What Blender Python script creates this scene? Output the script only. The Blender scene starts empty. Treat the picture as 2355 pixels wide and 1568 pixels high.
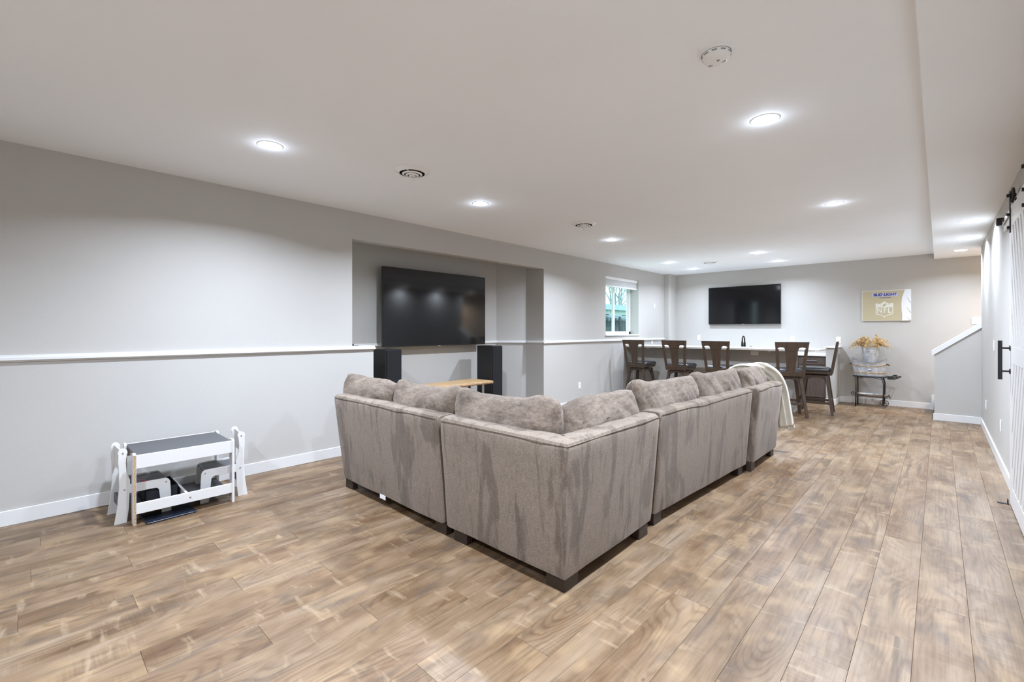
import bpy, bmesh, math, random
from mathutils import Vector, Matrix, noise
random.seed(7)
C = bpy.context.scene.collection
PI = math.pi
# ------------------------------------------------------------------ camera, world, lights, exposure
SC = bpy.context.scene
cam = bpy.data.cameras.new('camera')
cam.sensor_width = 36.0
cam.lens = 1048.55 * 36.0 / 2355.0
cam.shift_y = -24.4 / 2355.0
cam.clip_start = 0.02
cam.clip_end = 300
co = bpy.data.objects.new('camera', cam)
C.objects.link(co)
co.location = (0, 0, 1.37)
co.rotation_euler = (PI / 2, 0, 0.7529)
SC.camera = co
SC.view_settings.view_transform = 'Standard'
SC.view_settings.look = 'None'
SC.view_settings.gamma = 1.0
SC.view_settings.use_curve_mapping = False
SC.view_settings.exposure = 0.76
SC.cycles.max_bounces = 16
SC.cycles.diffuse_bounces = 10
SC.cycles.glossy_bounces = 6
SC.cycles.sample_clamp_indirect = 6.0
SC.cycles.caustics_reflective = False
SC.cycles.caustics_refractive = False
W = bpy.data.worlds.new('world')
SC.world = W
W.use_nodes = True
bg = W.node_tree.nodes['Background']
bg.inputs[0].default_value = (0.62, 0.86, 0.92, 1)
bg.inputs[1].default_value = 1.9
XL, XR, YB, YN, HC, HS = -4.77, 0.45, 10.736, -1.7, 2.696, 2.60
ROOM_LIGHTS = [(-3.5, 1.2), (-0.8, 1.2), (-3.5, 3.25), (-0.8, 3.18), (-3.5, 5.87), (-0.8, 5.79),
               (-2.26, 8.56), (-3.85, 8.62), (-2.26, 9.85), (-3.86, 9.85), (-1.9, -0.8)]  # last entry is an added, unseen fill light for the near floor and ceiling
SOFFIT_LIGHTS = [(0.24, 7.285), (0.24, 8.58), (0.24, 9.80)]
BEAMS = [36, 44, 36, 36, 37, 44, 17, 15, 15, 13, 40]
SPOWER, BEAM_SPREAD = 14.0, math.radians(150)
LIGHT_COL = (0.875, 1.0, 1.20)
def area_light(name, x, y, z, power, size, col=LIGHT_COL):
    l = bpy.data.lights.new(name, 'AREA'); l.spread = BEAM_SPREAD
    l.shape = 'DISK'; l.size = size; l.energy = power; l.color = col
    o = bpy.data.objects.new(name, l); C.objects.link(o)
    o.location = (x, y, z)
    return o
def bulb_light(name, x, y, z, power, r):
    l = bpy.data.lights.new(name, 'POINT')
    l.energy = power; l.shadow_soft_size = r; l.color = LIGHT_COL
    o = bpy.data.objects.new(name, l); C.objects.link(o); o.location = (x, y, z)
for (x, y), pw in zip(ROOM_LIGHTS, BEAMS):
    area_light('downlight_beam', x, y, HC - 0.02, pw, 0.13)
    bulb_light('downlight_glow', x, y, HC - 0.05, 0.4, 0.02)
for x, y in SOFFIT_LIGHTS:
    area_light('soffit_beam', x, y, HS - 0.02, SPOWER, 0.12)
# the stairwell has a warm lamp of its own, higher up the flight
area_light('stair_lamp_light', 1.7, 10.2, 2.5, 34.0, 0.25, (1.0, 0.83, 0.66))

# ------------------------------------------------------------------ materials
def mat(name, col, rough=0.5, metal=0.0, spec=0.5, sheen=0.0, coat=0.0):
    m = bpy.data.materials.new(name); m.use_nodes = True
    b = m.node_tree.nodes['Principled BSDF']
    b.inputs['Base Color'].default_value = (*col, 1)
    b.inputs['Roughness'].default_value = rough
    b.inputs['Metallic'].default_value = metal
    b.inputs['Specular IOR Level'].default_value = spec
    if sheen: b.inputs['Sheen Weight'].default_value = sheen
    if coat: b.inputs['Coat Weight'].default_value = coat
    return m
class NT:
    def __init__(s, m):
        s.m = m; s.t = m.node_tree; s.b = s.t.nodes['Principled BSDF']
    def n(s, typ, **kw):
        nd = s.t.nodes.new(typ)
        for k, v in kw.items(): setattr(nd, k, v)
        return nd
    def l(s, a, b): s.t.links.new(a, b)
    def coord(s, kind='Object'): return s.n('ShaderNodeTexCoord').outputs[kind]
    def mapped(s, vec, scale=(1, 1, 1), add=None):
        mp = s.n('ShaderNodeMapping'); s.l(vec, mp.inputs[0])
        mp.inputs['Scale'].default_value = scale
        if add is not None: s.l(add, mp.inputs['Location'])
        return mp.outputs[0]
    def noise(s, vec, scale=1.0, detail=3.0, rough=0.55, dist=0.0):
        nd = s.n('ShaderNodeTexNoise'); s.l(vec, nd.inputs['Vector'])
        nd.inputs['Scale'].default_value = scale; nd.inputs['Detail'].default_value = detail
        nd.inputs['Roughness'].default_value = rough; nd.inputs['Distortion'].default_value = dist
        return nd.outputs[0]
    def ramp(s, fac, stops):
        r = s.n('ShaderNodeValToRGB'); s.l(fac, r.inputs[0])
        e = r.color_ramp.elements
        while len(e) < len(stops): e.new(0.5)
        for el, (p, c) in zip(e, stops):
            el.position = p
            el.color = (c, c, c, 1) if isinstance(c, (int, float)) else (*c, 1)
        return r.outputs[0]
    def mix(s, fac, a, b, mode='MIX'):
        nd = s.n('ShaderNodeMix', data_type='RGBA', blend_type=mode)
        for sock, v in ((nd.inputs[0], fac), (nd.inputs[6], a), (nd.inputs[7], b)):
            if hasattr(v, 'links'): s.l(v, sock)
            elif isinstance(v, tuple): sock.default_value = (*v, 1)
            else: sock.default_value = v
        return nd.outputs[2]
    def math(s, op, a, b=0.0):
        nd = s.n('ShaderNodeMath', operation=op)
        for sock, v in ((nd.inputs[0], a), (nd.inputs[1], b)):
            if hasattr(v, 'links'): s.l(v, sock)
            else: sock.default_value = v
        return nd.outputs[0]
    def bump(s, h, strength=0.2, dist=0.01):
        nd = s.n('ShaderNodeBump'); s.l(h, nd.inputs['Height'])
        nd.inputs['Strength'].default_value = strength; nd.inputs['Distance'].default_value = dist
        s.l(nd.outputs[0], s.b.inputs['Normal'])
    def color(s, c): s.l(c, s.b.inputs['Base Color'])

def paint(name, col, bump_s, rough=0.75):
    m = mat(name, col, rough, spec=0.25); t = NT(m)
    g = t.coord()
    n1 = t.noise(g, 1.3, 2)
    t.color(t.mix(t.ramp(n1, [(0.3, 0.0), (0.7, 1.0)]), tuple(c * 0.985 for c in col), tuple(min(1, c * 1.01) for c in col)))
    n2 = t.noise(g, 105.0, 3, 0.6)
    t.bump(t.ramp(n2, [(0.42, 0.0), (0.66, 1.0)]), bump_s, 0.004)
    return m
M_WALL = paint('wall_paint', (0.505, 0.488, 0.458), 0.06)
M_CEIL = paint('ceiling_paint', (0.925, 0.947, 0.965), 0.03)
M_TRIM = mat('white_trim_paint', (0.74, 0.735, 0.72), 0.35)
M_BLIND = mat('white_blind', (0.92, 0.92, 0.92), 0.4)
M_WHITE = mat('white_lacquer', (0.70, 0.69, 0.67), 0.35)
M_PLATE = mat('white_plastic', (0.88, 0.88, 0.87), 0.3)
M_SLOT = mat('grey_slot', (0.25, 0.25, 0.25), 0.6)
M_BLACK = mat('black_metal', (0.012, 0.012, 0.013), 0.45)
M_DUCTSHADE = mat('duct_shade_black', (0.006, 0.006, 0.006), 0.9)
M_SCREEN = mat('tv_glass', (0.006, 0.006, 0.007), 0.08, spec=0.42)
M_BEZEL = mat('tv_bezel', (0.012, 0.012, 0.012), 0.35)
M_LOGO = mat('silver_badge', (0.6, 0.6, 0.62), 0.3, 0.9)
M_SPK = mat('black_vinyl', (0.010, 0.010, 0.011), 0.55)
M_GRILLE = mat('speaker_cloth', (0.007, 0.007, 0.008), 0.95)
M_CHROME = mat('steel', (0.55, 0.55, 0.56), 0.25, 1.0)
M_BRONZE = mat('dark_bronze', (0.05, 0.045, 0.04), 0.3, 0.8)
M_LEATHER = mat('black_leather', (0.030, 0.031, 0.034), 0.30, spec=0.8)
M_CHALK = mat('chalk_board', (0.085, 0.085, 0.09), 0.5)
M_BIN = mat('black_fabric_bin', (0.014, 0.014, 0.02), 0.8)

def emit(name, col, s):
    m = mat(name, (0.9, 0.9, 0.9), 0.4)
    b = m.node_tree.nodes['Principled BSDF']
    b.inputs['Emission Color'].default_value = (*col, 1); b.inputs['Emission Strength'].default_value = s
    return m
M_LENS = emit('lamp_lens', (1.0, 0.985, 0.96), 6.0)

def plank_mat():
    m = mat('laminate_plank', (0.4, 0.3, 0.2), 0.42, spec=0.4); t = NT(m)
    P = t.coord()
    rnd = t.n('ShaderNodeObjectInfo').outputs['Random']
    off = t.n('ShaderNodeCombineXYZ')
    t.l(t.math('MULTIPLY', rnd, 37.0), off.inputs[0]); t.l(t.math('MULTIPLY', rnd, 91.0), off.inputs[1]); t.l(t.math('MULTIPLY', rnd, 53.0), off.inputs[2])
    V = t.n('ShaderNodeVectorMath', operation='ADD'); t.l(P, V.inputs[0]); t.l(off.outputs[0], V.inputs[1]); V = V.outputs[0]
    broad = t.noise(t.mapped(V, (6.0, 1.6, 1)), 1.0, 4, 0.6, 0.4)
    base = t.ramp(broad, [(0.30, (0.165, 0.106, 0.060)), (0.43, (0.258, 0.182, 0.115)), (0.57, (0.345, 0.265, 0.187)), (0.70, (0.425, 0.350, 0.272))])
    # whole-board tone: tan to greyed
    tone = t.ramp(rnd, [(0.0, (0.95, 0.90, 0.85)), (0.35, (1.02, 1.0, 0.97)), (0.7, (1.0, 1.02, 1.05)), (1.0, (1.06, 1.04, 0.99))])
    base = t.mix(1.0, base, tone, 'MULTIPLY')
    # greyed smoky patches
    pt = t.noise(t.mapped(V, (7.0, 3.2, 1)), 1.0, 3, 0.5, 0.4)
    base = t.mix(t.ramp(pt, [(0.54, 0.0), (0.70, 0.62)]), base, (0.155, 0.125, 0.104))
    # honey coloured patches
    hp = t.noise(t.mapped(V, (6.0, 4.0, 3)), 1.0, 2, 0.5, 0.2)
    base = t.mix(t.ramp(hp, [(0.54, 0.0), (0.68, 0.6)]), base, (0.47, 0.355, 0.225))
    # cathedral grain: contour rings drawn out along the board around scattered centres
    wob = t.noise(t.mapped(V, (9.0, 3.0, 1)), 1.0, 3, 0.5)
    vr = t.n('ShaderNodeTexVoronoi', feature='SMOOTH_F1'); t.l(t.mapped(V, (4.2, 0.95, 1)), vr.inputs['Vector']); vr.inputs['Scale'].default_value = 1.0; vr.inputs['Smoothness'].default_value = 0.35
    ph = t.math('ADD', t.math('MULTIPLY', vr.outputs['Distance'], 92.0), t.math('MULTIPLY', wob, 20.0))
    rg = t.math('MULTIPLY_ADD', t.math('SINE', ph), 0.5); rg.node.inputs[2].default_value = 0.5
    gm = t.noise(t.mapped(V, (5.0, 1.5, 7)), 1.0, 2)
    gmask = t.ramp(gm, [(0.42, 0.0), (0.62, 0.75)])
    glines = t.ramp(rg, [(0.0, (0.70, 0.645, 0.59)), (0.4, (0.98, 0.97, 0.96)), (1.0, (1.05, 1.04, 1.03))])
    base = t.mix(gmask, base, t.mix(1.0, base, glines, 'MULTIPLY'))
    # fine straight fibres
    fb = t.noise(t.mapped(V, (95.0, 3.0, 1)), 1.0, 4, 0.65)
    base = t.mix(1.0, base, t.ramp(fb, [(0.25, (0.80, 0.78, 0.76)), (0.5, (1.0, 1.0, 1.0)), (0.8, (1.10, 1.09, 1.08))]), 'MULTIPLY')
    # long dark streaks
    ls = t.noise(t.mapped(V, (22.0, 1.0, 4)), 1.0, 3, 0.6)
    base = t.mix(t.ramp(ls, [(0.57, 0.0), (0.70, 0.7)]), base, (0.14, 0.103, 0.072))
    # pale cross flecks and saw marks
    cf = t.noise(t.mapped(V, (4.5, 15.0, 2)), 1.0, 3, 0.55, 0.3)
    base = t.mix(t.ramp(cf, [(0.62, 0.0), (0.75, 0.55)]), base, (0.58, 0.48, 0.35))
    sm = t.noise(t.mapped(V, (1.5, 120.0, 6)), 1.0, 1, 0.5, 0.6)
    smm = t.ramp(t.noise(t.mapped(V, (5.0, 2.0, 9)), 1.0, 1), [(0.55, 0.0), (0.65, 0.5)])
    base = t.mix(smm, base, t.mix(1.0, base, t.ramp(sm, [(0.4, (0.78, 0.77, 0.76)), (0.6, (1.08, 1.08, 1.08))]), 'MULTIPLY'))
    # knots
    vo = t.n('ShaderNodeTexVoronoi'); t.l(t.mapped(V, (4.5, 2.4, 1)), vo.inputs['Vector']); vo.inputs['Scale'].default_value = 1.0
    base = t.mix(t.ramp(vo.outputs['Distance'], [(0.015, 0.8), (0.04, 0.0)]), base, (0.13, 0.095, 0.07))
    base = t.mix(1.0, base, (0.645, 0.572, 0.495), 'MULTIPLY')
    t.color(base)
    t.l(t.ramp(fb, [(0.3, 0.47), (0.7, 0.36)]), t.b.inputs['Roughness'])
    t.bump(fb, 0.06, 0.002)
    return m
M_PLANK = plank_mat()
M_SUB = mat('plank_joint', (0.17, 0.125, 0.09), 0.8)

def fabric():
    m = mat('taupe_chenille', (0.3, 0.25, 0.2), 0.95, spec=0.1, sheen=0.25); t = NT(m)
    P = t.coord()
    fine = t.noise(P, 210.0, 3, 0.7)
    mid = t.noise(t.mapped(P, (70, 70, 24)), 1.0, 4, 0.7)
    streak = t.noise(t.mapped(P, (15, 15, 1.5)), 1.0, 5, 0.68, 0.25)
    patch = t.noise(t.mapped(P, (5.2, 5.2, 1.5)), 1.0, 4, 0.5, 0.9)
    c = t.mix(t.ramp(patch, [(0.535, 0.0), (0.585, 0.75)]), (0.218, 0.175, 0.137), (0.120, 0.092, 0.070))
    c = t.mix(t.ramp(streak, [(0.545, 0.0), (0.66, 0.72)]), c, (0.092, 0.070, 0.053))
    c = t.mix(1.0, c, t.ramp(mid, [(0.3, (0.86, 0.85, 0.84)), (0.7, (1.12, 1.12, 1.12))]), 'MULTIPLY')
    c = t.mix(1.0, c, t.ramp(fine, [(0.32, (0.62, 0.60, 0.58)), (0.68, (1.32, 1.32, 1.32))]), 'MULTIPLY')
    t.color(c)
    t.b.inputs['Sheen Tint'].default_value = (0.9, 0.82, 0.75, 1)
    t.bump(fine, 0.35, 0.004)
    return m
def cushion_fabric():
    m = mat('taupe_velvet', (0.3, 0.25, 0.2), 0.92, spec=0.1, sheen=0.2); t = NT(m)
    P = t.coord()
    fine = t.noise(P, 230.0, 3, 0.65)
    nap = t.noise(t.mapped(P, (22, 60, 60)), 1.0, 5, 0.65, 0.5)
    patch = t.noise(t.mapped(P, (3.2, 5.0, 6.5)), 1.0, 5, 0.6, 0.6)
    c = t.mix(t.ramp(patch, [(0.38, 0.0), (0.64, 1.0)]), (0.222, 0.177, 0.140), (0.090, 0.067, 0.051))
    c = t.mix(1.0, c, t.ramp(nap, [(0.32, (0.68, 0.66, 0.64)), (0.68, (1.24, 1.23, 1.22))]), 'MULTIPLY')
    c = t.mix(1.0, c, t.ramp(fine, [(0.3, (0.76, 0.75, 0.74)), (0.7, (1.2, 1.2, 1.2))]), 'MULTIPLY')
    t.color(c)
    t.b.inputs['Sheen Tint'].default_value = (0.95, 0.88, 0.82, 1)
    t.bump(nap, 0.3, 0.004)
    return m
M_SOFA = fabric(); M_CUSH = cushion_fabric()
M_LEG = mat('espresso_wood', (0.035, 0.022, 0.015), 0.5)

def wood(name, a, b, rough=0.4, sc=(40, 40, 3)):
    m = mat(name, a, rough); t = NT(m); P = t.coord()
    g = t.noise(t.mapped(P, sc), 1.0, 4, 0.6, 0.5)
    t.color(t.mix(t.ramp(g, [(0.3, 0.0), (0.7, 1.0)]), a, b))
    return m
M_STOOL = wood('walnut_stain', (0.042, 0.026, 0.017), (0.085, 0.052, 0.032))
M_CAB = wood('grey_brown_cabinet', (0.085, 0.062, 0.052), (0.135, 0.10, 0.085), 0.5, (50, 50, 4))
M_OAK = wood('live_edge_oak', (0.52, 0.32, 0.14), (0.66, 0.44, 0.22), 0.4, (30, 3, 30))
M_BARK = wood('bark_edge', (0.20, 0.12, 0.06), (0.55, 0.36, 0.18), 0.7, (60, 25, 60))
def chip():
    m = mat('raw_chipboard', (0.5, 0.36, 0.22), 0.8); t = NT(m)
    g = t.noise(t.coord(), 160, 3, 0.7)
    t.color(t.ramp(g, [(0.35, (0.22, 0.14, 0.08)), (0.55, (0.52, 0.37, 0.22)), (0.7, (0.68, 0.52, 0.34))])); return m
M_CHIP = chip()
def stone():
    m = mat('granite', (0.6, 0.57, 0.52), 0.25); t = NT(m); P = t.coord()
    g = t.noise(P, 60, 4, 0.7); h = t.noise(P, 6, 2)
    c = t.ramp(g, [(0.3, (0.34, 0.31, 0.28)), (0.5, (0.66, 0.63, 0.58)), (0.7, (0.80, 0.78, 0.74))])
    t.color(t.mix(t.ramp(h, [(0.4, 0.0), (0.7, 0.5)]), c, (0.72, 0.66, 0.58))); return m
M_STONE = stone()
M_QUARTZ = mat('white_quartz', (0.85, 0.85, 0.85), 0.25)
def galv():
    m = mat('galvanised_steel', (0.55, 0.57, 0.6), 0.48, 0.55); t = NT(m); P = t.coord()
    g = t.noise(P, 16, 4, 0.65)
    t.color(t.mix(t.ramp(g, [(0.35, 0.0), (0.65, 1.0)]), (0.40, 0.415, 0.43), (0.66, 0.67, 0.675))); return m
M_GALV = galv()
M_COPPER = mat('copper_band', (0.42, 0.24, 0.13), 0.4, 0.7)
M_TANBAND = mat('tan_band', (0.62, 0.50, 0.36), 0.6)
M_STRAW = wood('dried_grass', (0.66, 0.47, 0.20), (0.90, 0.74, 0.45), 0.8, (8, 8, 30))
def blanket_m():
    m = mat('cream_wool', (0.72, 0.68, 0.58), 0.95, spec=0.1, sheen=0.4); t = NT(m); P = t.coord()
    g = t.noise(P, 220, 2); t.color(t.mix(t.ramp(g, [(0.3, 0.0), (0.7, 1.0)]), (0.47, 0.43, 0.345), (0.61, 0.565, 0.475))); t.bump(g, 0.2, 0.003); return m
M_BLANKET = blanket_m()

# ------------------------------------------------------------------ geometry helpers
class G:
    def __init__(s): s.b = bmesh.new()
    def box(s, x0, x1, y0, y1, z0, z1, bev=0.0, seg=1):
        g = bmesh.ops.create_cube(s.b, size=1.0)['verts']
        for v in g:
            v.co = Vector(((x0 + x1) / 2 + v.co.x * (x1 - x0), (y0 + y1) / 2 + v.co.y * (y1 - y0), (z0 + z1) / 2 + v.co.z * (z1 - z0)))
        if bev:
            es = list({e for v in g for e in v.link_edges})
            bmesh.ops.bevel(s.b, geom=es, offset=bev, segments=seg, affect='EDGES', profile=0.5)
        return s
    def prism(s, poly, a, b, plane='xz', bev=0.0):
        # polygon in a plane, extruded from a to b along the remaining axis
        def mk(p, d):
            return {'xz': (p[0], d, p[1]), 'yz': (d, p[0], p[1]), 'xy': (p[0], p[1], d)}[plane]
        va = [s.b.verts.new(mk(p, a)) for p in poly]; vb = [s.b.verts.new(mk(p, b)) for p in poly]
        n = len(poly); fs = [s.b.faces.new(va), s.b.faces.new(vb)]
        for i in range(n): fs.append(s.b.faces.new((va[i], va[(i + 1) % n], vb[(i + 1) % n], vb[i])))
        bmesh.ops.recalc_face_normals(s.b, faces=fs)
        if bev:
            es = list({e for f in fs[:2] for e in f.edges})
            bmesh.ops.bevel(s.b, geom=es, offset=bev, segments=2, affect='EDGES', profile=0.5)
        return s
    def tube(s, pts, r, seg=10, closed=False):
        pts = [Vector(p) for p in pts]; n = len(pts); rings = []
        rr = r if isinstance(r, (list, tuple)) else [r] * n
        prev = None
        for i, p in enumerate(pts):
            if closed: d = pts[(i + 1) % n] - pts[i - 1]
            else: d = pts[min(i + 1, n - 1)] - pts[max(i - 1, 0)]
            d.normalize()
            u = prev - d * prev.dot(d) if prev is not None else (Vector((0, 0, 1)).cross(d) if abs(d.z) < 0.9 else Vector((1, 0, 0)).cross(d))
            u.normalize(); prev = u; w = d.cross(u)
            rings.append([s.b.verts.new(p + (u * math.cos(2 * PI * k / seg) + w * math.sin(2 * PI * k / seg)) * rr[i]) for k in range(seg)])
        fs = []
        for i in range(n if closed else n - 1):
            A, B = rings[i], rings[(i + 1) % n]
            for k in range(seg): fs.append(s.b.faces.new((A[k], A[(k + 1) % seg], B[(k + 1) % seg], B[k])))
        if not closed:
            fs.append(s.b.faces.new(rings[0])); fs.append(s.b.faces.new(rings[-1]))
        bmesh.ops.recalc_face_normals(s.b, faces=fs)
        return s
    def lathe(s, prof, cx=0, cy=0, cz=0, seg=32, axis='z', sx=1.0, sy=1.0):
        rings = []
        for r, h in prof:
            if r < 1e-5:
                p = {'z': (cx, cy, cz + h), 'y': (cx, cy + h, cz), 'x': (cx + h, cy, cz)}[axis]
                rings.append([s.b.verts.new(p)]); continue
            ring = []
            for k in range(seg):
                a = 2 * PI * k / seg; c, d = r * math.cos(a) * sx, r * math.sin(a) * sy
                ring.append(s.b.verts.new({'z': (cx + c, cy + d, cz + h), 'y': (cx + c, cy + h, cz + d), 'x': (cx + h, cy + c, cz + d)}[axis]))
            rings.append(ring)
        fs = []
        for A, B in zip(rings, rings[1:]):
            if len(A) == 1 and len(B) == 1: continue
            for k in range(seg):
                if len(A) == 1: fs.append(s.b.faces.new((A[0], B[(k + 1) % seg], B[k])))
                elif len(B) == 1: fs.append(s.b.faces.new((A[k], A[(k + 1) % seg], B[0])))
                else: fs.append(s.b.faces.new((A[k], A[(k + 1) % seg], B[(k + 1) % seg], B[k])))
        bmesh.ops.recalc_face_normals(s.b, faces=fs)
        return s
    def grid(s, f, nu, nv, closed_u=False):
        vs = [[s.b.verts.new(f(i / (nu if closed_u else nu - 1), j / (nv - 1))) for j in range(nv)] for i in range(nu)]
        fs = []
        for i in range(nu if closed_u else nu - 1):
            for j in range(nv - 1):
                i2 = (i + 1) % nu
                fs.append(s.b.faces.new((vs[i][j], vs[i2][j], vs[i2][j + 1], vs[i][j + 1])))
        return vs, fs
    def map(s, fn):
        for v in s.b.verts: v.co = Vector(fn(v.co))
        return s
    def mesh(s, name, m, smooth=False):
        me = bpy.data.meshes.new(name); s.b.to_mesh(me); s.b.free()
        me.materials.append(m)
        if smooth:
            me.polygons.foreach_set('use_smooth', [True] * len(me.polygons))
            if smooth == 'auto': me.set_sharp_from_angle(angle=math.radians(35))
        return me
    def out(s, name, m, parent=None, smooth=False):
        o = bpy.data.objects.new(name, s.mesh(name, m, smooth)); C.objects.link(o)
        if parent: o.parent = parent
        return o
def thing(name, label, cat, loc=(0, 0, 0), rz=0.0, group=None):
    o = bpy.data.objects.new(name, None); C.objects.link(o); o.empty_display_size = 0.05
    o.location = loc; o.rotation_euler = (0, 0, rz)
    return tag(o, label, cat, group)
def tag(o, label, cat, group=None):
    o['label'] = label; o['category'] = cat
    if group: o['group'] = group
    return o
def struct(o): o['kind'] = 'structure'; return o
def dup(root, loc, rz, label, group=None):
    r = root.copy(); C.objects.link(r); r.location = loc; r.rotation_euler = (0, 0, rz); r['label'] = label
    if group: r['group'] = group
    for ch in list(root.children):
        c = ch.copy(); C.objects.link(c); c.parent = r
        for g in ch.children:
            d = g.copy(); C.objects.link(d); d.parent = c
    return r

# ------------------------------------------------------------------ room shell
floor = struct(G().box(XL - 0.8, XR + 0.02, YN, YB, -0.06, -0.006).out('floor', M_SUB))
PWID, PLEN = 0.1857, 1.257
def plank_geo(g, x0, x1, y0, y1):
    g.box(x0 + 0.0004, x1 - 0.0004, y0 + 0.0004, y1 - 0.0004, -0.006, 0.0, 0.0009)
full = G(); plank_geo(full, -PWID / 2, PWID / 2, -PLEN / 2, PLEN / 2); full = full.mesh('plank', M_PLANK)
rest = G()
k0 = int(math.floor((XL + 0.453) / PWID))
for k in range(k0, 6):
    x0 = -0.453 + PWID * k; x1 = min(x0 + PWID, XR); x0 = max(x0, XL)
    if x1 - x0 < 0.01: continue
    st = (2.265 + 0.404 * k) % PLEN - 3 * PLEN
    for j in range(14):
        y0 = st + j * PLEN; y1 = min(y0 + PLEN, YB); y0 = max(y0, YN)
        if y1 - y0 < 0.02: continue
        if y1 < -0.25: plank_geo(rest, x0, x1, y0, y1); continue
        if y1 - y0 > PLEN - 1e-4 and x1 - x0 > PWID - 1e-4: me = full
        else:
            q = G(); plank_geo(q, -(x1 - x0) / 2, (x1 - x0) / 2, -(y1 - y0) / 2, (y1 - y0) / 2); me = q.mesh('plank', M_PLANK)
        p = bpy.data.objects.new('plank', me); C.objects.link(p); p.parent = floor
        p.location = ((x0 + x1) / 2, (y0 + y1) / 2, 0)
r = rest.out('planking', M_PLANK, floor); r['kind'] = 'stuff'

T = 0.25
ND, NB = 0.389, 0.767                      # niche jamb depth, niche back depth
NY0, NY1, NZ = 2.488, 5.858, 2.387
WY0, WY1, WZ0, WZ1 = 7.776, 9.113, 1.283, 2.45
LEDGE = 1.16
g = G()
g.box(XL - T, XL, YN, NY0, 0, HC)
g.box(XL - ND, XL, NY0, 2.75, 0, LEDGE)
g.box(XL - 0.12, XL, NY0, NY1, NZ, HC)
g.box(XL - ND, XL, NY1, WY0, 0, HC)
g.box(XL - T, XL, WY0, WY1, 0, WZ0)
g.box(XL - T, XL, WY0, WY1, WZ1, HC)
g.box(XL - T, XL, WY1, YB + 0.12, 0, HC)
struct(g.out('wall_left', M_WALL))
dA = NB - ND
ny = [(XL - ND, NY0), (XL - NB, NY0 + dA * 0.9), (XL - NB, NY1 - dA * 0.9), (XL - ND, NY1)]
g = G()
for (a, b) in zip(ny, ny[1:]):
    d = Vector((b[0] - a[0], b[1] - a[1])).normalized(); n = Vector((-d.y, d.x)) * 0.1
    if n.x > 0: n = -n
    g.prism([a, b, (b[0] + n.x, b[1] + n.y), (a[0] + n.x, a[1] + n.y)], 0, 2.62, 'xy')
g.box(XL - NB - 0.1, XL - 0.12, NY0 - 0.2, NY1 + 0.2, 2.60, 2.70)
struct(g.out('wall_niche', M_WALL))
g = G()
g.box(XL - T, 2.4, YB, YB + 0.12, 0, HC)
struct(g.out('wall_back', M_WALL))
g = G(); g.box(XR, XR + 0.12, YN, 9.62, 0, HS); struct(g.out('wall_right', M_WALL))
g = G(); g.box(XL - T, XR + 0.12, YN - 0.12, YN, 0, HC); struct(g.out('wall_near', M_WALL))
g = G(); g.box(2.4, 2.5, 9.5, YB + 0.1, 0, HC); g.box(XR + 0.12, 2.4, 9.5, 9.62, 0, HC); struct(g.out('wall_stair', M_WALL))
# ceiling with the lowered soffit on the right
g = G(); g.box(XL - T, -0.065, YN - 0.1, YB, HC, HC + 0.1); struct(g.out('ceiling', M_CEIL))
g = G(); g.box(-0.065, 2.45, YN - 0.1, YB, HS, HS + 0.2); struct(g.out('ceiling_soffit', M_CEIL))
# boxed pipe chase with a rounded edge in the far corner
g = G(); g.prism([(XL, 10.37), (-4.66, 10.37), (-4.64, 10.376), (-4.63, 10.395), (-4.63, YB), (XL, YB)], 0, HC, 'xy')
struct(g.out('wall_chase', M_WALL))
# stair knee wall
def knee(x): return 1.005 + (x + 0.055) * 0.796
g = G(); g.prism([(-0.055, 0), (XR, 0), (XR, knee(XR)), (-0.055, knee(-0.055))], 9.5, 9.62, 'xz'); struct(g.out('wall_knee', M_WALL))
g = G(); g.prism([(-0.085, knee(-0.085) - 0.005), (XR, knee(XR)), (XR, knee(XR) + 0.085), (-0.085, knee(-0.085) + 0.08)], 9.475, 9.645, 'xz', 0.004); struct(g.out('trim_cap', M_TRIM))
# stairs behind it
st_ = struct(G().box(-0.03, 0.2, 9.63, YB - 0.02, 0, 0.16).out('trim_stair', M_TRIM))
for i in range(8):
    x = -0.03 + 0.26 * i; z = 0.19 * (i + 1)
    G().box(x, x + 0.02, 9.63, YB - 0.02, z - 0.19, z - 0.03, 0.002).out('riser', M_TRIM, st_)
    G().box(x - 0.025, x + 0.262, 9.63, YB - 0.02, z - 0.03, z, 0.006).out('tread', M_PLANK, st_)
g = G(); g.prism([(-0.10, 0), (2.3, 0), (2.3, 2.05), (2.25, 2.05), (-0.02, 0.30), (-0.10, 0.24)], YB - 0.018, YB, 'xz'); struct(g.out('trim_skirt', M_TRIM))
# baseboards
BH, BT = 0.107, 0.013
def base(name, boxes):
    g = G()
    for b in boxes: g.box(*b, 0, BH, 0.003)
    struct(g.out(name, M_TRIM))
base('baseboard_left', [(XL, XL + BT, YN, 2.75), (XL, XL + BT, NY1 + 0.02, YB - 0.4)])
base('baseboard_right', [(XR - BT, XR, 4.0, 9.5)])
base('baseboard_back', [(-1.395, -0.1, YB - BT, YB)])
base('baseboard_knee', [(-0.068, XR, 9.487, 9.5)])
base('baseboard_pony', [(-1.395, -1.382, 10.12, YB), (-1.543, -1.382, 10.107, 10.12)])
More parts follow.
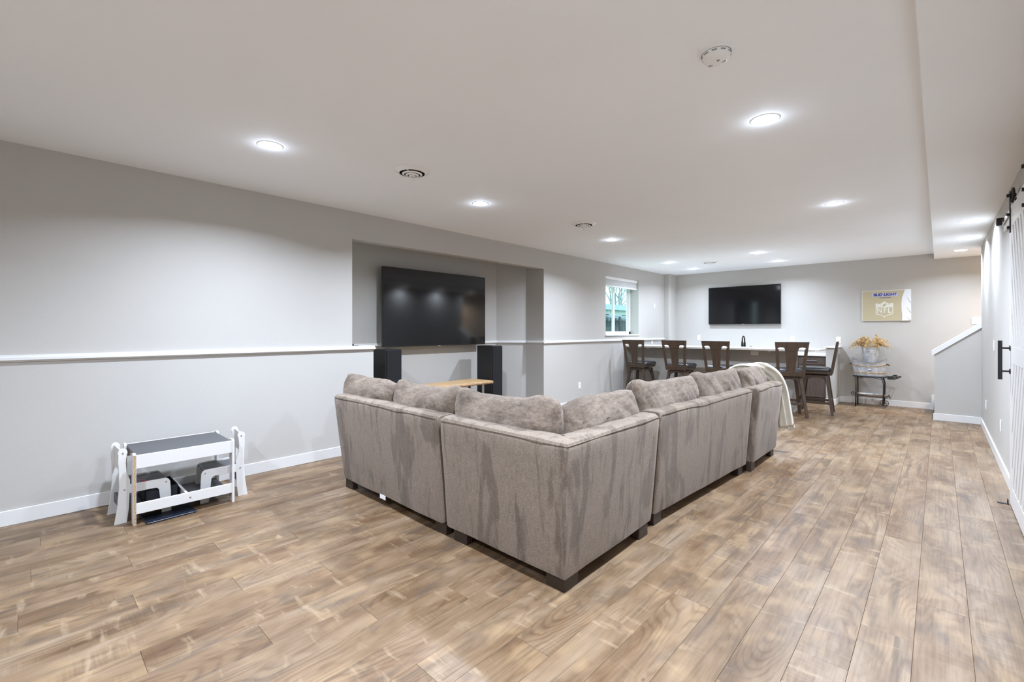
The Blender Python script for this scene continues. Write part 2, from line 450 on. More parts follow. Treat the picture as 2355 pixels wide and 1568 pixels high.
# ledge trim all along the left wall and round the niche
def ledge_run(g, a, b, nx, ny_):
    # a->b wall line, (nx,ny_) points into the room
    for (z0, z1, p) in ((LEDGE, LEDGE + 0.018, 0.032), (LEDGE + 0.018, LEDGE + 0.036, 0.014), (LEDGE - 0.012, LEDGE, 0.012)):
        g.prism([a, b, (b[0] + nx * p, b[1] + ny_ * p), (a[0] + nx * p, a[1] + ny_ * p)], z0, z1, 'xy')
g = G()
ledge_run(g, (XL, YN), (XL, 2.76), 1, 0)
g.box(XL - ND, XL, NY0, 2.76, LEDGE, LEDGE + 0.036)
ledge_run(g, (XL, NY1 - 0.03), (XL, WY1 + 1.25), 1, 0)
ledge_run(g, (XL - ND, NY1), (XL + 0.03, NY1), 0, -1)
q = 0.7071
ledge_run(g, (XL - NB, NY1 - dA * 0.9), (XL - ND, NY1), 0.74, -0.67)
ledge_run(g, (XL - NB, NY0 + dA * 0.9), (XL - NB, NY1 - dA * 0.9), 1, 0)
struct(g.out('trim_ledge', M_TRIM))

# ------------------------------------------------------------------ window
wx = XL - 0.19
win = struct(G().box(wx - 0.05, wx - 0.045, WY0 + 0.001, WY0 + 0.004, WZ0 + 0.01, WZ1 - 0.01).out('window_1', M_TRIM))
def wf(y0, y1, z0, z1, x0=wx - 0.06, x1=wx, nm='window_frame'): G().box(x0, x1, y0, y1, z0, z1, 0.004).out(nm, M_TRIM, win)
wf(WY0, WY0 + 0.06, WZ0, WZ1); wf(WY1 - 0.07, WY1, WZ0, WZ1); wf(WY0, WY1, WZ0, WZ0 + 0.065); wf(WY0, WY1, WZ1 - 0.06, WZ1)
ymid = (WY0 + WY1) / 2
wf(ymid - 0.085, ymid - 0.01, WZ0 + 0.06, WZ1 - 0.06, wx - 0.03, wx + 0.005, 'sash_stile')
wf(ymid + 0.0, ymid + 0.05, WZ0 + 0.06, WZ1 - 0.06, wx - 0.055, wx - 0.03, 'sash_stile')
wf(WY1 - 0.115, WY1 - 0.075, WZ0 + 0.06, WZ1 - 0.06, wx - 0.055, wx - 0.03, 'sash_stile')
mg = bpy.data.materials.new('window_glass'); mg.use_nodes = True
nt = mg.node_tree; nt.nodes.clear()
o_ = nt.nodes.new('ShaderNodeOutputMaterial'); ms = nt.nodes.new('ShaderNodeMixShader'); tr = nt.nodes.new('ShaderNodeBsdfTransparent'); gl = nt.nodes.new('ShaderNodeBsdfGlossy')
tr.inputs[0].default_value = (0.90, 0.97, 0.97, 1); gl.inputs['Roughness'].default_value = 0.02; ms.inputs[0].default_value = 0.06
nt.links.new(tr.outputs[0], ms.inputs[1]); nt.links.new(gl.outputs[0], ms.inputs[2]); nt.links.new(ms.outputs[0], o_.inputs[0])
G().box(wx - 0.018, wx - 0.013, WY0 + 0.06, ymid - 0.08, WZ0 + 0.06, WZ1 - 0.06).out('pane', mg, win)
G().box(wx - 0.045, wx - 0.04, ymid + 0.05, WY1 - 0.115, WZ0 + 0.06, WZ1 - 0.06).out('pane', mg, win)
G().box(XL - 0.19, XL + 0.025, WY0 - 0.02, WY1 + 0.02, WZ0 - 0.02, WZ0 + 0.004, 0.004).out('window_sill', M_TRIM, win)
bl = thing('window_blind', 'white slat blind pulled up to the top of the basement window', 'blind', (XL - 0.05, ymid, WZ1))
L2 = (WY1 - WY0) / 2 - 0.012
G().box(-0.045, 0.03, -L2, L2, -0.06, -0.001, 0.004).out('headrail', M_BLIND, bl)
for i in range(9):
    G().box(-0.04, 0.018, -L2 + 0.008, L2 - 0.008, -0.075 - i * 0.0125, -0.069 - i * 0.0125, 0.001).out('slat', M_BLIND, bl)
G().box(-0.04, 0.02, -L2 + 0.008, L2 - 0.008, -0.202, -0.178, 0.004).out('bottom_rail', M_BLIND, bl)
G().tube([(0.032, -L2 + 0.14, -0.05), (0.034, -L2 + 0.14, -0.6), (0.034, -L2 + 0.142, -0.9)], 0.004, 8).out('tilt_wand', M_PLATE, bl)

# ------------------------------------------------------------------ outdoors seen through the window
M_LAWN = wood('lawn', (0.10, 0.17, 0.10), (0.20, 0.28, 0.17), 0.95, (3, 3, 3))
struct(G().box(-90, XL - 1.1, -20, 110, 0.75, 0.85).out('ground_lawn', M_LAWN))
M_SIDING = mat('pale_siding', (0.74, 0.80, 0.77), 0.8); M_ROOF = wood('grey_shingle', (0.24, 0.31, 0.32), (0.33, 0.40, 0.41), 0.9, (6, 2, 6)); M_DKGLASS = mat('dark_window', (0.03, 0.04, 0.05), 0.2)
hs = thing('exterior_house', 'pale neighbouring house with grey roof beyond the iron fence', 'house', (-27, 46, 0.85))
G().box(-4, 4, -11, 11, 0, 2.55).out('wall', M_SIDING, hs)
g = G(); g.prism([(-4.6, 2.45), (4.6, 2.45), (0, 3.45)], -11.7, 11.7, 'xz'); g.out('roof', M_ROOF, hs)
for y in (-8.5, -5.0, -1.2, 3.4, 7.5):
    w_ = G().box(3.98, 4.06, y - 0.7, y + 0.7, 0.95, 2.15).out('window', M_TRIM, hs)
    G().box(4.05, 4.08, y - 0.6, y + 0.6, 1.03, 2.07).out('pane', M_DKGLASS, w_)
gd = G().box(3.98, 4.06, -10.7, -9.6, 0.0, 2.1).out('door', M_TRIM, hs)
sh_ = thing('grey_shed', 'low grey shed between the iron fence and the pale house', 'shed', (-17.5, 31.5, 0.85))
G().box(-1.2, 1.2, -3.2, 3.2, 0, 1.25).out('wall', mat('slate_boards', (0.11, 0.14, 0.17), 0.8), sh_)
g = G(); g.prism([(-1.4, 1.22), (1.4, 1.22), (0.0, 1.62)], -3.4, 3.4, 'xz'); g.out('roof', mat('slate_roof', (0.16, 0.20, 0.24), 0.8), sh_)
fc = thing('iron_fence', 'black iron picket fence outside the basement window', 'fence', (-11.5, 0, 0.85))
for z in (0.12, 0.72, 0.98): G().box(-0.02, 0.02, 12.5, 27.5, z, z + 0.035).out('rail', M_BLACK, fc)
pk = G().box(-0.012, 0.012, -0.012, 0.012, 0, 1.12).mesh('picket', M_BLACK)
ps = G().box(-0.035, 0.035, -0.035, 0.035, 0, 1.2).mesh('post', M_BLACK)
y = 12.5; i = 0
while y < 27.5:
    p = bpy.data.objects.new('post' if i % 18 == 0 else 'picket', ps if i % 18 == 0 else pk); C.objects.link(p); p.parent = fc; p.location = (0, y, 0)
    y += 0.14; i += 1
def bare_tree(x, y, h, seed, label):
    rr = random.Random(seed); t = thing('bare_tree', label, 'tree', (x, y, 0.85), 0, 'bare trees behind the neighbouring house')
    M = M_TREE
    G().tube([(0, 0, 0), (0.05, 0.1, h * 0.25), (0.0, 0.0, h * 0.5)], [0.20, 0.16, 0.11], 8).out('trunk', M, t)
    br = G()
    def grow(p, d, ln, r, dep):
        q = p + d * ln
        br.tube([p, p + d * ln * 0.5 + Vector((rr.uniform(-.1, .1), rr.uniform(-.1, .1), 0)) * ln * 0.3, q], [r, r * 0.8, r * 0.6], 5)
        if dep == 0: return
        for _ in range(3):
            nd = (d + Vector((rr.uniform(-.75, .75), rr.uniform(-.75, .75), rr.uniform(-.1, .55)))).normalized()
            grow(q, nd, ln * rr.uniform(0.6, 0.8), max(0.022, r * 0.68), dep - 1)
    for k in range(5):
        a = k * 1.7 + rr.random(); grow(Vector((0, 0, h * (0.3 + 0.06 * k))), Vector((math.cos(a) * 0.6, math.sin(a) * 0.6, 0.8)).normalized(), h * 0.22, 0.08, 4)
    br.out('branches', M, t)
M_TREE = mat('grey_bark', (0.30, 0.37, 0.38), 0.9)
for i, (x, y, h, lb) in enumerate([(-35.5, 59.2, 11.5, 'bare tree showing left of the window mullion'), (-35.6, 61.8, 12.5, 'bare tree showing in the middle of the right window pane'), (-38.5, 67.5, 13.0, 'bare tree at the right edge of the window pane'), (-41.5, 70.8, 14.0, 'tall bare tree furthest behind the pale house')]):
    bare_tree(x, y, h, 10 + i, lb)
# ------------------------------------------------------------------ ceiling fittings
def downlight(x, y, z, label, group):
    t = thing('ceiling_light', label, 'light', (x, y, z), 0, group)
    G().lathe([(0.0745, -0.003), (0.0795, -0.0042), (0.086, -0.001), (0.0865, 0.0), (0.0745, 0.0), (0.0745, -0.003)], seg=40).out('trim_ring', M_PLATE, t, 'auto')
    G().lathe([(0.0, -0.010), (0.04, -0.0095), (0.066, -0.007), (0.0745, -0.003), (0.0745, -0.001)], seg=40).out('lens', M_LENS, t, True)
    return t
LL = ['recessed ceiling light nearest the camera in the row along the left wall', 'recessed ceiling light overhead beside the near camera end',
      'second recessed ceiling light of the row along the left wall', 'recessed ceiling light beyond the smoke detector, nearest the soffit',
      'third recessed ceiling light of the left row, before the window', 'recessed ceiling light near the soffit halfway to the far wall',
      'recessed light over the bar, right one of the nearer pair', 'recessed light over the bar, left one of the nearer pair',
      'recessed light close to the far television, right one of the pair', 'recessed light close to the far wall, left one of the pair by the corner', 'added ceiling fill light out of view behind the camera']
for (x, y), lb in zip(ROOM_LIGHTS, LL):
    if (x, y) == (-0.8, 1.2):
        continue
    downlight(x, y, HC, lb, 'recessed ceiling lights')
downlight(-0.8, 1.2, HC, LL[1], 'recessed ceiling lights')
for (x, y), lb in zip(SOFFIT_LIGHTS, ['recessed soffit light nearest the barn door', 'middle recessed light of the three in the soffit', 'recessed soffit light furthest from the barn door, by the stair wall']):
    downlight(x, y, HS, lb, 'recessed soffit lights')
def diffuser(x, y, label):
    t = thing('ceiling_vent', label, 'vent', (x, y, HC), 0.55, 'round ceiling vents')
    G().lathe([(0.0, -0.001), (0.1035, -0.001), (0.1035, -0.021)], seg=40).out('duct_shade_liner', M_DUCTSHADE, t)  # black cap and liner stand in for the shade inside the duct
    G().lathe([(0.1035, -0.021), (0.106, -0.024), (0.132, -0.013), (0.150, -0.001), (0.148, 0.0), (0.112, -0.003), (0.105, -0.018), (0.1035, -0.021)], seg=44).out('outer_ring', M_PLATE, t, 'auto')
    for r_, d in ((0.082, 0.027), (0.054, 0.035), (0.027, 0.042)):
        G().lathe([(r_ - 0.016, -d - 0.005), (r_, -d + 0.002), (r_ + 0.002, -d - 0.0005), (r_ - 0.015, -d - 0.008), (r_ - 0.016, -d - 0.005)], seg=36).out('cone_ring', M_PLATE, t, 'auto')
    G().box(-0.003, 0.003, -0.1, 0.1, -0.024, -0.016).out('spoke', M_PLATE, t)
    G().tube([(0, 0, -0.03), (0, 0, -0.085)], 0.0035, 8).out('damper_stem', M_PLATE, t)
diffuser(-3.20, 2.20, 'round white ceiling vent nearest the camera')
diffuser(-3.22, 4.74, 'round white ceiling vent between the television niche and window')
diffuser(-3.24, 9.05, 'small round ceiling vent over the bar')
t = thing('smoke_detector', 'round white smoke detector on the ceiling above the sofa', 'detector', (-0.775, 2.25, HC))
G().lathe([(0, 0), (0.075, 0), (0.076, -0.006), (0.070, -0.012), (0.066, -0.012), (0.066, 0)], seg=44).out('base_plate', M_PLATE, t, 'auto')
G().lathe([(0.064, -0.012), (0.064, -0.02), (0.060, -0.034), (0.05, -0.044), (0.03, -0.049), (0, -0.050)], seg=44).out('cover', M_PLATE, t, 'auto')
for k in range(10):
    a = 2 * PI * k / 10 + 0.2; c_, s_ = math.cos(a), math.sin(a)
    g = G(); g.box(-0.011, 0.011, 0.0615, 0.0645, -0.024, -0.019); g.map(lambda v: (v.x * c_ - v.y * s_, v.x * s_ + v.y * c_, v.z)); g.out('vent_slot', M_SLOT, t)
G().lathe([(0, -0.0515), (0.006, -0.0512), (0.007, -0.049)], seg=16, cx=0.012, cy=-0.01).out('test_button', M_SLOT, t, True)
for (a, n_) in ((0.6, 4), (2.7, 4)):
    for i in range(n_):
        x = 0.034 * math.cos(a) + (i - 1.5) * 0.005; y = 0.034 * math.sin(a)
        G().box(x - 0.001, x + 0.001, y - 0.006, y + 0.006, -0.0495, -0.0465).out('sound_slot', M_SLOT, t)

# ------------------------------------------------------------------ wall plates
def plate(name, label, loc, face, w=0.07, h=0.115, kind='outlet', gang=1, rot=False):
    t = thing(name, label, 'wall plate', loc, {'-y': 0, '+x': PI / 2, '-x': -PI / 2, '+y': PI}[face])
    if rot: w, h = h, w
    G().box(-w / 2, w / 2, -0.006, 0, -h / 2, h / 2, 0.002).out('plate', M_PLATE, t)
    for k in range(gang):
        cx = (k - (gang - 1) / 2) * 0.046
        if kind == 'outlet':
            for dz in (-0.02, 0.02):
                a, b = (dz, 0) if rot else (0, dz)
                s_ = G().box(a - 0.014, a + 0.014, -0.0085, -0.005, b - 0.014, b + 0.014, 0.002).out('socket', M_PLATE, t)
                for q_ in (-0.005, 0.005): G().box(a + q_ - 0.001, a + q_ + 0.001, -0.009, -0.008, b - 0.004, b + 0.004).out('slot', M_SLOT, s_)
        else:
            G().box(cx - 0.0165, cx + 0.0165, -0.0085, -0.005, -0.033, 0.033, 0.002).out('rocker', M_PLATE, t)
    return t
plate('wall_outlet', 'white outlet low on the left wall beyond the niche', (XL, 6.885, 0.368), '+x')
plate('wall_switch', 'white plate high on the left wall between window and corner', (XL, 9.87, 1.93), '+x', 0.05, 0.11, 'switch')
plate('wall_outlet', 'white outlet above the left end of the bar top', (XL, 9.75, 1.12), '+x')
plate('wall_outlet', 'white outlet on the far wall left of the far television', (-4.09, YB, 1.205), '-y')
plate('wall_outlet', 'white plate under the right corner of the far television', (-2.19, YB, 1.20), '-y')
plate('wall_switch', 'white switch plate above the end of the pony wall', (-1.42, YB, 1.185), '-y', 0.075, 0.12, 'switch')
plate('light_switch', 'white double switch plate above the stair rail cap', (0.455, YB, 1.53), '-y', 0.125, 0.115, 'switch', 2)
plate('wall_outlet', 'white outlet low on the right wall near the stairs', (XR, 8.6, 0.40), '-x')
plate('wall_outlet', 'white outlet low on the right wall nearest the barn door', (XR, 6.65, 0.42), '-x')
plate('light_switch', 'white switch on the right wall behind the door handle', (XR, 7.4, 1.2), '-x', 0.07, 0.115, 'switch')
# ------------------------------------------------------------------ barn door on the right wall
XD = 0.405
dY0, dY1, dZ0, dZ1 = 4.25, 5.31, 0.015, 2.315
bd = thing('barn_door', 'white sliding barn door with slanted boards on the right wall', 'door', (XD, 0, 0))
G().box(0.016, 0.034, dY0 + 0.02, dY1 - 0.02, dZ0 + 0.02, dZ1 - 0.02).out('backing_panel', M_WHITE, bd)
SW = 0.135
G().box(0, 0.034, dY1 - SW, dY1, dZ0, dZ1, 0.003).out('stile', M_WHITE, bd)
G().box(0, 0.034, dY0, dY0 + SW, dZ0, dZ1, 0.003).out('stile', M_WHITE, bd)
for z0, z1 in ((dZ1 - 0.15, dZ1), (1.115, 1.245), (dZ0, 0.165)):
    G().box(0.0005, 0.034, dY0 + SW, dY1 - SW, z0, z1, 0.003).out('rail', M_WHITE, bd)
def clip(poly, nx, nz, d):
    out = []
    for i in range(len(poly)):
        a, b = poly[i], poly[(i + 1) % len(poly)]
        fa, fb = a[0] * nx + a[1] * nz - d, b[0] * nx + b[1] * nz - d
        if fa <= 0: out.append(a)
        if (fa < 0) != (fb < 0):
            u = fa / (fa - fb); out.append((a[0] + (b[0] - a[0]) * u, a[1] + (b[1] - a[1]) * u))
    return out
for (z0, z1, sg) in ((1.245, dZ1 - 0.15, 1), (0.165, 1.115, -1)):
    R_ = [(dY0 + SW, z0), (dY1 - SW, z0), (dY1 - SW, z1), (dY0 + SW, z1)]
    a = math.radians(62); nx, nz = math.sin(a), -sg * math.cos(a)   # normal across the boards
    ds = [p[0] * nx + p[1] * nz for p in R_]; w = 0.128
    d0 = min(ds)
    while d0 < max(ds):
        pp = clip(clip(R_, nx, nz, d0 + w - 0.050), -nx, -nz, -d0)
        if len(pp) >= 3:
            ar = 0.5 * abs(sum(pp[i][0] * pp[(i + 1) % len(pp)][1] - pp[(i + 1) % len(pp)][0] * pp[i][1] for i in range(len(pp))))
            if ar > 0.0004: G().prism(pp, 0.001, 0.0165, 'yz').out('board', M_WHITE, bd)
        d0 += w
h_ = G(); h_.tube([(-0.055, 5.255, 0.985), (-0.055, 5.255, 1.29)], 0.013, 14); h_ = h_.out('handle', M_BLACK, bd, 'auto'); h_['label'] = 'black bar pull handle'
for z in (1.05, 1.232):
    G().tube([(-0.05, 5.255, z), (0.0, 5.255, z)], 0.007, 12).out('standoff', M_BLACK, h_, 'auto')
    G().tube([(-0.006, 5.255, z), (0.001, 5.255, z)], 0.02, 16).out('rosette', M_BLACK, h_, 'auto')
for yh in (5.235, 4.36):
    hg = G().box(-0.007, -0.001, yh - 0.02, yh + 0.02, 2.13, 2.45).out('hanger_strap', M_BLACK, bd)
    w_ = G().tube([(0.012, yh + 0.052 * math.cos(2 * PI * k / 28), 2.418 + 0.052 * math.sin(2 * PI * k / 28)) for k in range(28)], 0.009, 8, True).out('wheel', M_BLACK, bd, True)
    G().lathe([(0, -0.012), (0.022, -0.012), (0.022, 0.012), (0, 0.012)], cx=0.012, cy=yh, cz=2.418, seg=20, axis='x').out('hub', M_BLACK, w_, 'auto')
    for k in range(5):
        a_ = 2 * PI * k / 5 + 0.3
        G().tube([(0.012, yh + 0.018 * math.cos(a_), 2.418 + 0.018 * math.sin(a_)), (0.012, yh + 0.05 * math.cos(a_), 2.418 + 0.05 * math.sin(a_))], 0.0075, 6).out('spoke', M_BLACK, w_)
    G().tube([(-0.022, yh, 2.418), (0.03, yh, 2.418)], 0.014, 6).out('axle_nut', M_BLACK, hg)
    for z in (2.17, 2.27): G().tube([(-0.02, yh, z), (0.002, yh, z)], 0.013, 6).out('bolt', M_BLACK, hg)
tr_ = thing('barn_door_track', 'white barn door track with black end stop on the right wall', 'track', (XR, 0, 0))
G().box(-0.02, 0.0, 3.2, 6.12, 2.27, 2.372, 0.003).out('header_board', M_WHITE, tr_)
G().box(-0.034, -0.027, 3.2, 6.10, 2.322, 2.357, 0.001).out('track_bar', mat('white_steel', (0.8, 0.8, 0.8), 0.25), tr_)
for y in (3.6, 4.4, 5.0, 5.62, 5.9): G().tube([(-0.042, y, 2.34), (-0.018, y, 2.34)], 0.012, 10).out('spacer_bolt', M_BLACK, tr_)
G().box(-0.07, -0.022, 6.05, 6.10, 2.325, 2.392, 0.004).out('end_stop', M_BLACK, tr_)
gd_ = thing('floor_guide', 'small black door guide on the floor under the barn door', 'guide', (0.392, 5.30, 0))
G().box(-0.055, 0.01, -0.015, 0.015, 0.0, 0.005).out('foot', M_BLACK, gd_)
G().box(0.0, 0.006, -0.015, 0.015, 0.004, 0.04).out('upright', M_BLACK, gd_)

# ------------------------------------------------------------------ sectional sofa (four upholstered units)
PROF = [(0.0, 0.085), (-0.004, 0.11), (-0.030, 0.42), (-0.056, 0.70), (-0.062, 0.765), (-0.060, 0.785), (-0.050, 0.803), (-0.028, 0.812),
        (0.04, 0.814), (0.085, 0.806), (0.104, 0.788), (0.112, 0.76), (0.125, 0.60), (0.14, 0.085)]
def resample(path, step=0.06):
    pts = []
    for a, b in zip(path, path[1:]):
        a, b = Vector(a), Vector(b); n = max(1, int((b - a).length / step))
        for i in range(n): pts.append((a.lerp(b, i / n), i == 0))
    pts.append((Vector(path[-1]), True)); return pts
def sofa_back(path, side, parent, flare0=0.0, flare1=0.0, seed=0.0):
    # path runs along the outer foot line; side=+1 puts the inside of the sofa on the left of the path
    pts = resample(path); n = len(pts); g = G(); rings = []; pipe = []
    for i, (p, corner) in enumerate(pts):
        d0 = (p - pts[i - 1][0]).normalized() if i else None
        d1 = (pts[i + 1][0] - p).normalized() if i < n - 1 else None
        da, db = d0 or d1, d1 or d0
        na, nb = Vector((-da.y, da.x)) * side, Vector((-db.y, db.x)) * side
        nrm = na + nb; nrm /= max(nrm.dot(na), 0.3)
        t = (da + db).normalized()
        for k, sh in enumerate([0.022, 0.008, 0.0] if i == 0 else ([0.0, 0.008, 0.022] if i == n - 1 else [0.0])):
            endshift = 0.0
            if i == 0: endshift = -[0.0, 0.004, 0.02][k] * -1 if False else [0.0, 0.004, 0.02][k]
            if i == n - 1: endshift = -[0.02, 0.004, 0.0][k]
            ring = []
            for (o, z) in PROF:
                co_, cz = 0.04, 0.45
                oo = o + (co_ - o) * (sh / 0.11) if sh else o
                zz = z + (cz - z) * (sh / 0.36) if sh else z
                fl = 0.0
                if i == 0: fl = -flare0 * (z - 0.085) / 0.72
                if i == n - 1: fl = flare1 * (z - 0.085) / 0.72
                q = p + nrm * oo + t * (endshift + fl)
                w_ = noise.noise(Vector((q.x * 3.1 + seed, q.y * 3.1, zz * 3.0))) * 0.006 + noise.noise(Vector((q.x * 9 + seed, q.y * 9, zz * 7.0))) * 0.0022
                q = q - nrm * w_
                ring.append(g.b.verts.new((q.x, q.y, zz + (0.003 * noise.noise(Vector((q.x * 6, q.y * 6, seed))) if 0.7 < zz else 0))))
            rings.append(ring)
        q = p + nrm * (-0.0625); fl = -flare0 if i == 0 else (flare1 if i == n - 1 else 0)
        q = q + t * (fl + (0.012 if i == 0 else -0.012 if i == n - 1 else 0))
        pipe.append((q.x, q.y, 0.792))
    fs = []
    for A, B in zip(rings, rings[1:]):
        for k in range(len(PROF)): fs.append(g.b.faces.new((A[k], A[(k + 1) % len(PROF)], B[(k + 1) % len(PROF)], B[k])))
    fs.append(g.b.faces.new(rings[0])); fs.append(g.b.faces.new(rings[-1]))
    bmesh.ops.recalc_face_normals(g.b, faces=fs)
    o = g.out('back', M_SOFA, parent, 'auto')
    G().tube(pipe, 0.0022, 6).out('piping', M_SOFA, o, True)
    return o
def soft_box(g, x0, x1, y0, y1, z0, z1, r=0.05, seed=0, amp=0.006, puff=0.02):
    n = 12
    def f(ax, s):
        def q(u, v):
            a, b = u * 2 - 1, v * 2 - 1
            return {0: (s, a, b), 1: (a, s, b), 2: (a, b, s)}[ax]
        return q
    for ax in range(3):
        for s in (-1, 1):
            def pos(u, v, fn=f(ax, s)):
                p = Vector(fn(u, v)); h = Vector(((x1 - x0) / 2, (y1 - y0) / 2, (z1 - z0) / 2))
                w_ = Vector((p.x * h.x, p.y * h.y, p.z * h.z))
                inn = Vector((max(-(h.x - r), min(h.x - r, w_.x)), max(-(h.y - r), min(h.y - r, w_.y)), max(-(h.z - r), min(h.z - r, w_.z))))
                dd = w_ - inn
                if dd.length > 1e-6: w_ = inn + dd.normalized() * r
                pz = puff * max(0, 1 - p.x * p.x) * max(0, 1 - p.y * p.y) * (1 if p.z > 0 else -0.0)
                w_.z += pz
                w_ += Vector((1, 1, 1)) * amp * noise.noise(w_ * 5 + Vector((seed, 0, 0)))
                return w_ + Vector(((x0 + x1) / 2, (y0 + y1) / 2, (z0 + z1) / 2))
            g.grid(pos, n, n)
    bmesh.ops.remove_doubles(g.b, verts=g.b.verts, dist=0.0008)
    bmesh.ops.recalc_face_normals(g.b, faces=g.b.faces)
    return g
def sofa_leg(parent, x, y, lx=0.09, ly=0.06):
    G().box(x - lx / 2, x + lx / 2, y - ly / 2, y + ly / 2, 0, 0.088, 0.004).out('leg', M_LEG, parent)
grp = 'upholstered units of the taupe sectional sofa'
A_ = thing('sofa_section', 'taupe two seat sofa unit at the left wall end with its back to the camera', 'sofa', group=grp)
sofa_back([(-3.80, 1.905), (-2.395, 1.897)], 1, A_, 0.075, 0.0, 1.0)
soft_box(G(), -3.80, -2.39, 2.03, 2.86, 0.085, 0.30, 0.025, 3, 0.003, 0).out('seat_base', M_SOFA, A_, True)
for x0, x1 in ((-3.80, -3.10), (-3.09, -2.39)): soft_box(G(), x0, x1, 2.05, 2.90, 0.30, 0.46, 0.05, x0).out('seat_cushion', M_CUSH, A_, True)
g = G(); soft_box(g, -4.03, -3.805, 2.0, 2.88, 0.085, 0.63, 0.09, 5, 0.006, 0.02); g.out('arm', M_SOFA, A_, True)
sofa_leg(A_, -3.735, 1.945, 0.12, 0.05); sofa_leg(A_, -2.46, 1.945, 0.12, 0.05); sofa_leg(A_, -3.9, 2.8); sofa_leg(A_, -2.46, 2.8)
tg = G().box(-3.20, -3.12, 1.900, 1.902, 0.058, 0.09).out('care_tag', M_PLATE, A_); tg['label'] = 'white care tag hanging under the hem'
B_ = thing('sofa_section', 'taupe corner unit of the sectional nearest the camera', 'sofa', group=grp)
sofa_back([(-2.365, 1.895), (-1.405, 1.895), (-1.425, 2.905)], 1, B_, 0.0, 0.0, 4.0)
soft_box(G(), -2.36, -1.55, 2.04, 2.90, 0.085, 0.30, 0.025, 3, 0.003, 0).out('seat_base', M_SOFA, B_, True)
soft_box(G(), -2.36, -1.56, 2.05, 2.90, 0.30, 0.46, 0.05, 8).out('seat_cushion', M_CUSH, B_, True)
g = G(); g.prism([(-1.55, 1.925), (-1.425, 1.925), (-1.43, 2.05), (-1.47, 2.05), (-1.47, 1.965), (-1.55, 1.965)], 0, 0.088, 'xy'); g.out('leg', M_LEG, B_)
sofa_leg(B_, -2.26, 1.945, 0.13, 0.05); sofa_leg(B_, -1.455, 2.80, 0.05, 0.12); sofa_leg(B_, -2.25, 2.8)
D_ = thing('sofa_section', 'taupe armless two seat unit of the sectional in the middle of the right run', 'sofa', group=grp)
sofa_back([(-1.452, 2.985), (-1.358, 4.745)], 1, D_, 0.0, 0.0, 9.0)
soft_box(G(), -2.33, -1.57, 3.0, 4.74, 0.085, 0.30, 0.025, 3, 0.003, 0).out('seat_base', M_SOFA, D_, True)
for y0, y1 in ((3.0, 3.87), (3.88, 4.74)): soft_box(G(), -2.36, -1.55, y0, y1, 0.30, 0.46, 0.05, y0).out('seat_cushion', M_CUSH, D_, True)
sofa_leg(D_, -1.485, 3.07, 0.05, 0.12); sofa_leg(D_, -1.405, 4.65, 0.05, 0.12); sofa_leg(D_, -2.25, 3.08); sofa_leg(D_, -2.25, 4.66)
E_ = thing('sofa_section', 'taupe end unit of the sectional with a cream blanket over it', 'sofa', group=grp)
sofa_back([(-1.323, 4.812), (-1.312, 5.66)], 1, E_, 0.0, 0.02, 13.0)
soft_box(G(), -2.28, -1.46, 4.83, 5.66, 0.085, 0.30, 0.025, 3, 0.003, 0).out('seat_base', M_SOFA, E_, True)
soft_box(G(), -2.31, -1.46, 4.83, 5.64, 0.30, 0.46, 0.05, 21).out('seat_cushion', M_CUSH, E_, True)
soft_box(G(), -2.26, -1.42, 5.665, 5.86, 0.085, 0.62, 0.08, 5, 0.006, 0.02).out('arm', M_SOFA, E_, True)
sofa_leg(E_, -1.355, 4.87, 0.05, 0.12); sofa_leg(E_, -1.36, 5.59, 0.05, 0.12); sofa_leg(E_, -2.2, 4.9); sofa_leg(E_, -2.2, 5.58)

def pillow(label, c, w, h, t, ang, lean, seed, ears=()):
    # soft knife-edge back cushion; width along its own x, height along z
    g = G(); n = 44
    def sheet(s):
        def f(u, v):
            a, b = u * 2 - 1, v * 2 - 1
            a = math.copysign(abs(a) ** 0.8, a); b = math.copysign(abs(b) ** 0.8, b)
            k = max(0.0, 1 - abs(a) ** 4.5) ** 0.5 * max(0.0, 1 - abs(b) ** 2.6) ** 0.55
            x = w / 2 * a * (1 - 0.025 * (1 - b * b)) * (1 - 0.03 * abs(b) ** 6); z = h / 2 * b * (1 - 0.03 * (1 - a * a)) * (1 - 0.05 * abs(a) ** 6)
            P = Vector((a * 2.2 * w + seed, b * 2.0, s * 0.7 + seed))
            wr = noise.noise(P) * 0.022 + noise.noise(P * 2.3) * 0.012
            # pulled creases running down from the top edge
            cr = noise.noise(Vector((a * 6.5 * w + b * 2.6 + seed, b * 0.5, 3.3 + s)))
            wr -= 0.019 * math.exp(-(cr / 0.16) ** 2) * max(0.0, b + 0.15)
            y = s * (t / 2 * k + wr * min(1, k * 1.4))
            zz = 0.010 * noise.noise(Vector((a * 3 + seed, 0, 7)))
            for (a0, e, sp) in ears: zz += e * math.exp(-((a - a0) / sp) ** 2)
            z += zz * max(0.0, b) ** 2
            return Vector((x, y, z))
        return f
    for s in (-1, 1): g.grid(sheet(s), n, n)
    bmesh.ops.remove_doubles(g.b, verts=g.b.verts, dist=0.0004)
    bmesh.ops.recalc_face_normals(g.b, faces=g.b.faces)
    R = Matrix.Rotation(lean, 4, 'X')
    g.map(lambda v: R @ v)
    o = g.out('back_cushion', M_CUSH, None, True)
    o.location = c; o.rotation_euler = (0, 0, ang)
    return tag(o, label, 'cushion', 'loose back cushions of the sectional sofa')
pillow('taupe back cushion furthest left, by the left wall', (-3.60, 2.10, 0.695), 0.86, 0.55, 0.30, 0.0, 0.16, 1.3, [(-0.9, 0.015, 0.3), (0.9, -0.02, 0.4)])
pillow('taupe back cushion with a raised corner, second from the left wall', (-2.785, 2.09, 0.695), 0.82, 0.55, 0.30, -0.02, 0.15, 4.7, [(-0.85, 0.02, 0.25), (0.86, 0.035, 0.16)])
